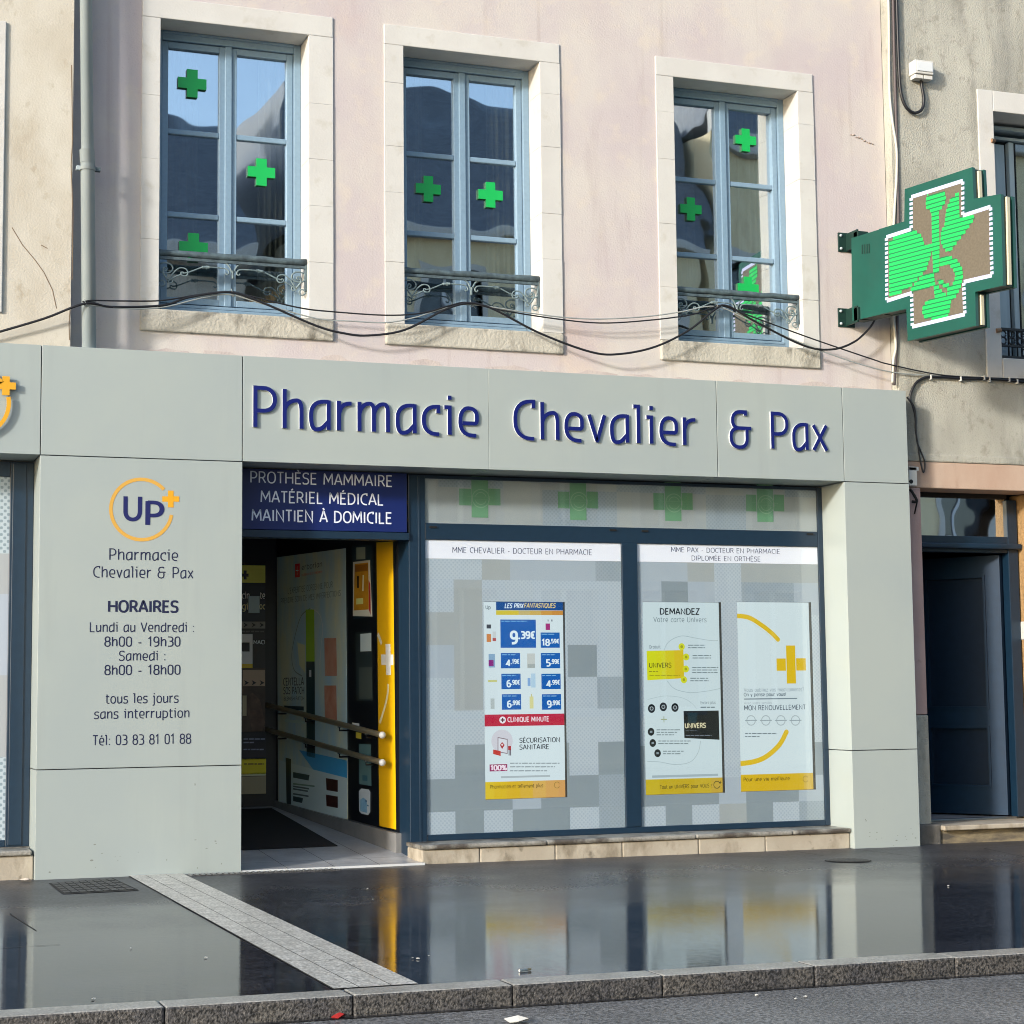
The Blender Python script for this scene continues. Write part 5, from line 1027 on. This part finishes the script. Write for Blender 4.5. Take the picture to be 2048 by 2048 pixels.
cable('hanging_cable', [(165, 604, .034), (186, 601, .04), (250, 602, .1), (324, 601, .15), (400, 589), (458, 583), (500, 592), (596, 615), (660, 623), (772, 630.5), (846, 626), (900, 611), (936, 605), (995, 619), (1107, 637), (1200, 646), (1293.5, 641), (1380, 630), (1421, 617), (1445, 612), (1514, 637), (1626, 678), (1745, 718.5), (1780, 729), (1876, 749), (1960, 755), (2070, 759)], CY+.006, .0055, M_CABLE, 'thin black cable running nearly straight beneath the upstairs windows')
cable('hanging_cable', [(168, 609, .034), (250, 617, .1), (324, 615, .15), (400, 597), (458, 589), (520, 606), (633, 637), (700, 642), (772, 645), (830, 635), (884, 618), (940, 609), (1033, 622), (1120, 634), (1200, 638), (1293, 633), (1360, 624), (1432, 613), (1500, 641), (1600, 685), (1700, 722), (1783, 744), (1860, 751)], CY+.01, .005, M_CABLEG, 'pale grey cable drooping alongside the black cables')
for px, py in ((172, 607), (467, 588), (944, 609), (1437, 617)):
    mb = MB(); c = on(px, py, CY+.005 if px > 200 else .03); mb.tube([c+Vector((.012*math.cos(t), .012, .016*math.sin(t))) for t in [i*.7 for i in range(10)]], .003, M_CABLEG, 5); mb.tube([c, c+Vector((-.02, -.01, .035))], .002, M_CABLEG, 4); mb.tube([c, c+Vector((.025, -.01, -.03))], .002, M_CABLEG, 4); mb.build('tie', thick)
JX = lambda x, y: (1328+x*.37267, y*.37267)
cable('white_cable', [JX(1203, -60), JX(1207, 120), JX(1210, 480), JX(1226, 650), JX(1248, 800), JX(1248, 950), JX(1240, 1080), JX(1232, 1250), JX(1232, 1500), JX(1233, 1700), JX(1244, 1860), (1787, 720), (1785, 766)], GY-.01, .011, M_CABLEW, 'white cable running down the joint between pink and grey houses')
cable('conduit', [JX(1228, -60), JX(1236, 300), JX(1246, 650), JX(1254, 1000), JX(1258, 1250), JX(1252, 1700), JX(1242, 1930), (1788, 770)], GY-.006, .014, M_CONDUIT, 'brown conduit running down the joint beside the white cable')
cable('black_cable', [JX(1248, -60), JX(1252, 100), JX(1262, 380), JX(1272, 500), JX(1300, 575), JX(1345, 606), JX(1385, 585), JX(1394, 530), JX(1385, 470), JX(1380, 430)], GY-.03, .013, M_CABLE, 'thick black cable looping down and up into the white box')
Q = lambda x, y: (1648+x*.20704, 660+y*.20704)
clipped = cable('black_cable', [Q(835, 690), Q(832, 640), Q(850, 580), Q(890, 510), Q(950, 470), Q(1010, 455), Q(1150, 455), Q(1340, 470), Q(1600, 472), Q(1932, 500), (2080, 766)], GY-.02, .011, M_CABLE, 'thick black cable clipped along the grey wall right of the fascia')
cable('black_cable', [Q(800, 650), Q(840, 690), Q(876, 760), Q(888, 860), Q(888, 960), Q(900, 1080), Q(930, 1160), Q(968, 1260), Q(974, 1330), Q(962, 1375), Q(950, 1350), Q(930, 1260), Q(905, 1090), Q(884, 960), Q(880, 840), Q(850, 720), Q(812, 665)], GY-.03, .0065, M_CABLE, 'black cable hanging in a narrow loop beside the fascia end')
for x, y in ((1033, 455), (1322, 472), (1548, 462), (1600, 480), (1790, 478), (1868, 498)):
    mb = MB(); c = on(*Q(x, y), GY-.03); mb.box(c.x-.005, c.x+.005, c.y-.008, c.y+.03, c.z-.018, c.z+.018, M_WHITE); mb.build('clip', clipped)
al = thing('alarm_box', 'small white alarm box half hidden behind the right end of the fascia', 'box', on(1825, 973, .15))
a, b = on(1815, 934, .12), on(1832, 972, .12); mb = MB(); mb.box(a.x, b.x, .10, GY, b.z, a.z, M_WHITE, .004); mb.box(a.x, b.x+.018, .10, GY, a.z-.03, a.z+.002, M_WHITE, .004); mb.build('body', al)
mb = MB(); c = on(1822.5, 963, .098); mb.tube([c, c+Vector((0, .006, 0))], .017, M_BLACK, 14); mb.build('lens', al)
mb = MB(); c = on(1829, 1000, .14); mb.tube(smoothpath([on(1820, 978, .15), on(1828, 990, .15), on(1834, 1003, .15), on(1824, 1003, .16)], 4), .012, M_BLACK, 6); mb.tube([on(1835, 1000, .15), on(1829, 1028, .17)], .006, M_BLACK, 5); tag(mb.build('cable_stub'), 'cut black cable ends hanging under the small alarm box', 'cable')
# rust stain hook on the pink wall
mb = MB(); 
for i in range(9):
    c = on(1702+i*5.4, 268+i*2.6+random.Random(i).uniform(-1.5, 1.5), WY-.004); mb.ball(c, .006+.003*(i % 2), mat('broken_anchor', '#7d6a60', .9, col2='#b8aaa0', scale=40), (1.6, .5, .8))
tag(mb.build('broken_fixing'), 'row of broken filler marks on the pink wall left of the green cross', 'fixing')

# ------------------------------------------------------------------ ironwork in the pavement
def flat_on_ground(pts, dz): return [Vector((p.x, p.y, gz(p.x)+dz)) for p in pts]
mb = MB(); c = [ong(97, 1767), ong(226, 1757), ong(279, 1781.5), ong(126, 1789)]
c = flat_on_ground(c, .003); mb.poly(c, M_JOINT); ctr = sum(c, Vector())/4
for i in range(9):
    for j in range(5):
        f = lambda u, v: (c[0]*(1-u)+c[1]*u)*(1-v)+(c[3]*(1-u)+c[2]*u)*v+Vector((0, 0, .003))
        u0, v0 = .03+i*.105, .05+j*.184; mb.poly([f(u0, v0), f(u0+.088, v0), f(u0+.088, v0+.15), f(u0, v0+.15)], M_CAST)
tag(mb.build('manhole_cover'), 'rectangular cast iron cover in the pavement below the left pillar', 'manhole cover')
mb = MB(); ctr = ong(1696, 1722); rx = (ong(1743, 1722)-ctr).length
def discg(r, dz, m): mb.poly([(ctr.x+r*math.cos(i*math.pi/16), ctr.y+r*math.sin(i*math.pi/16), gz(ctr.x+r*math.cos(i*math.pi/16))+dz) for i in range(32)], m)
discg(rx, .003, M_JOINT); discg(rx*.94, .005, M_CAST)
for i in range(-4, 5):
    w = math.sqrt(max(0, (rx*.85)**2-(i*rx*.2)**2)); x0 = ctr.x+i*rx*.2
    mb.poly([(x0-.012, ctr.y-w, gz(x0)+.008), (x0+.012, ctr.y-w, gz(x0)+.008), (x0+.012, ctr.y+w, gz(x0)+.008), (x0-.012, ctr.y+w, gz(x0)+.008)], M_CAST)
tag(mb.build('manhole_cover'), 'round cast iron cover in the pavement in front of the right pillar', 'manhole cover')
mb = MB(); x0, x1, y0, y1 = .98, 1.98, -.16, -.035
mb.poly([(x0, y0, gz(x0)+.002), (x1, y0, gz(x1)+.002), (x1, y1, gz(x1)+.002), (x0, y1, gz(x0)+.002)], M_BLACK)
n = 26
for i in range(n):
    a = x0+(x1-x0)*i/n; mb.box(a, a+.016, y0, y1, gz(a)-.004, gz(a)+.007, mat('galvanised_bar', '#8a8c8c', .4, .6))
mb.box(x0, x1, y0-.01, y0, gz(x1)-.004, gz(x0)+.006, M_CAST)
tag(mb.build('drain_grate'), 'narrow slotted drain grating across the front of the entrance', 'grating')

# ------------------------------------------------------------------ litter
R = random.Random(21); PAPER = mat('litter_white', '#b5b4ae', .6)
def scrap(p, s, m, name, label, group=None, cat='litter', lift=.004):
    mb = MB(); pts = []; n = 7
    for i in range(n):
        t = i*2*math.pi/n; r = s*R.uniform(.6, 1.2); pts.append(Vector((p.x+r*math.cos(t), p.y+r*.9*math.sin(t), p.z+lift+R.uniform(0, s*.35))))
    c = Vector((p.x, p.y, p.z+lift+s*.5))
    for i in range(n): mb.poly([pts[i], pts[(i+1) % n], c], m)
    mb.poly([q-Vector((0, 0, .002)) for q in reversed(pts)], m)
    return tag(mb.build(name), label, cat, group)
for px, py in ((735, 1779), (746, 1800), (825, 1918), (836, 1919), (858, 1913), (1254, 1760), (187, 2000), (262, 1898), (411, 1917), (1897, 1773), (1983, 1721)):
    scrap(ong(px, py), R.uniform(.006, .010), PAPER, 'litter_scrap', 'tiny white scrap of litter lying on the dark wet pavement', 'white litter flecks on the wet pavement')
def onroad(px, py):
    p = onz(px, py, -.080)
    for _ in range(4): p = onz(px, py, gz(p.x)-.080)
    return p
for px, py in ((1513, 1992), (1611, 1995), (1592, 1999)):
    scrap(onroad(px, py), R.uniform(.006, .011), PAPER, 'litter_scrap', 'tiny white scrap of litter lying on the grey road', 'white litter flecks on the road')
scrap(onroad(1036, 2046), .05, PAPER, 'paper_scrap', 'larger white paper scrap on the road at the bottom edge')
scrap(ong(52, 1764), .045, mat('crumpled_paper', '#cfc0ae', .8), 'crumpled_tissue', 'crumpled pale tissue on the pavement by the far left sill')
scrap(onroad(676, 2036), .04, mat('red_scrap', '#8a1a17', .6), 'red_mark', 'small red scrap standing in for a paint mark against the kerb')  # red paint mark at the kerb base, added as a loose scrap
p = ong(1050, 1943); d = Vector((.030, .012, 0)); mb = MB(); mb.tube([p-d+Vector((0, 0, .007)), p+d*.4+Vector((0, 0, .007))], .0055, PAPER, 8); mb.tube([p+d*.4+Vector((0, 0, .007)), p+d+Vector((0, 0, .007))], .0056, mat('filter_tan', '#b9a27c', .8), 8); tag(mb.build('cigarette_butt'), 'white cigarette end on the wet pavement near the kerb', 'cigarette')

# ------------------------------------------------------------------ across the street: the houses the windows mirror
def opposite(name, label, x0, x1, h, roof, wallm, nwin, fl):
    t = thing(name, label, 'building', ((x0+x1)/2, -16.2, 0)); y = -16.2
    w = (x1-x0)/nwin; ww = 1.05; mb = MB(); xs = [x0]; wins = []
    for i in range(nwin):
        c = x0+w*(i+.5)
        for z0, z1 in fl: wins.append((c-ww/2, c+ww/2, z0, z1))
    zc_ = -.3
    for z0, z1 in fl+[(h, h)]:
        mb.box(x0, x1, y-.5, y, zc_, z0, wallm)
        if z1 > z0:
            e_ = [x0]+[v for i in range(nwin) for v in (x0+w*(i+.5)-ww/2, x0+w*(i+.5)+ww/2)]+[x1]
            for a, b in zip(e_[::2], e_[1::2]): mb.box(a, b, y-.5, y, z0, z1, wallm)
        zc_ = z1
    mb.box(x0, x1, y-9, y-.5, -.3, h, wallm); mb.build('wall', t)
    for a, b, z0, z1 in wins:
        mb = MB(); s = .15
        mb.box(a-s, a, y-.3, y+.03, z0-s, z1+s, M_STONE); mb.box(b, b+s, y-.3, y+.03, z0-s, z1+s, M_STONE); mb.box(a, b, y-.3, y+.03, z1, z1+s, M_STONE); mb.box(a-s, b+s, y-.3, y+.06, z0-s, z0-.0, M_STONE) if False else mb.box(a, b, y-.3, y+.06, z0-s, z0, M_STONE)
        mb.box(a, b, y-.34, y-.3, z0, z1, M_DNAVY); mb.box((a+b)/2-.04, (a+b)/2+.04, y-.3, y-.25, z0, z1, M_LETSIDE); wn = mb.build('window', t)
        mb = MB()
        for p_, q_ in ((a+.06, (a+b)/2-.05), ((a+b)/2+.05, b-.06)): mb.box(p_, q_, y-.298, y-.29, z0+.06, z1-.06, mat('far_pane', '#39434c', .1))
        mb.build('pane', wn)
    mb = MB(); mb.box(x0, x1, y-.2, y+.28, h, h+.22, M_STONE, .03); mb.build('cornice', t)
    mb = MB(); mb.prism([(x0, y+.05, h+.22), (x0, y-1.1, h+roof), (x0, y-7.9, h+roof+.4), (x0, y-9, h+.22)], Vector((x1-x0, 0, 0)), M_SLATE); rf = mb.build('roof', t)
    mb = MB(); mb.box(x0+w*.4, x0+w*.4+.9, y-4, y-3.4, h+roof, h+roof+1.3, mat('chimney_brick', '#8d5a44', .9, col2='#73493a', scale=8)); mb.build('chimney', rf)
    return t
oc = streaked('opposite_cream', '#cfc09c', [('#dccfae', 1.5, (1, 1, .6), .42, .62, .8), ('#b3a382', 3, (1, 1, .4), .55, .72, .6)])
og = streaked('opposite_grey', '#a39d92', [('#b5afa4', 1.5, (1, 1, .6), .42, .62, .8)])
FL = [(1.0, 3.0), (4.0, 6.0), (7.0, 8.6)]
opposite('town_house', 'cream house with grey slate roof across the street, mirrored in the windows', 6.0, 13.4, 8.9, 2.9, oc, 4, [(.9, 2.9), (4.0, 6.0), (6.9, 8.3)])
opposite('town_house', 'low grey house with slate roof across the street, left of the cream one', 1.4, 5.1, 8.2, 2.8, og, 2, [(.9, 2.9), (4.0, 6.0)])
opposite('town_house', 'tall pale house across the street, right of the cream one', 13.6, 26, 11.4, 3.0, oc, 6, [(.9, 2.9), (4.0, 6.0), (7.2, 9.2)])
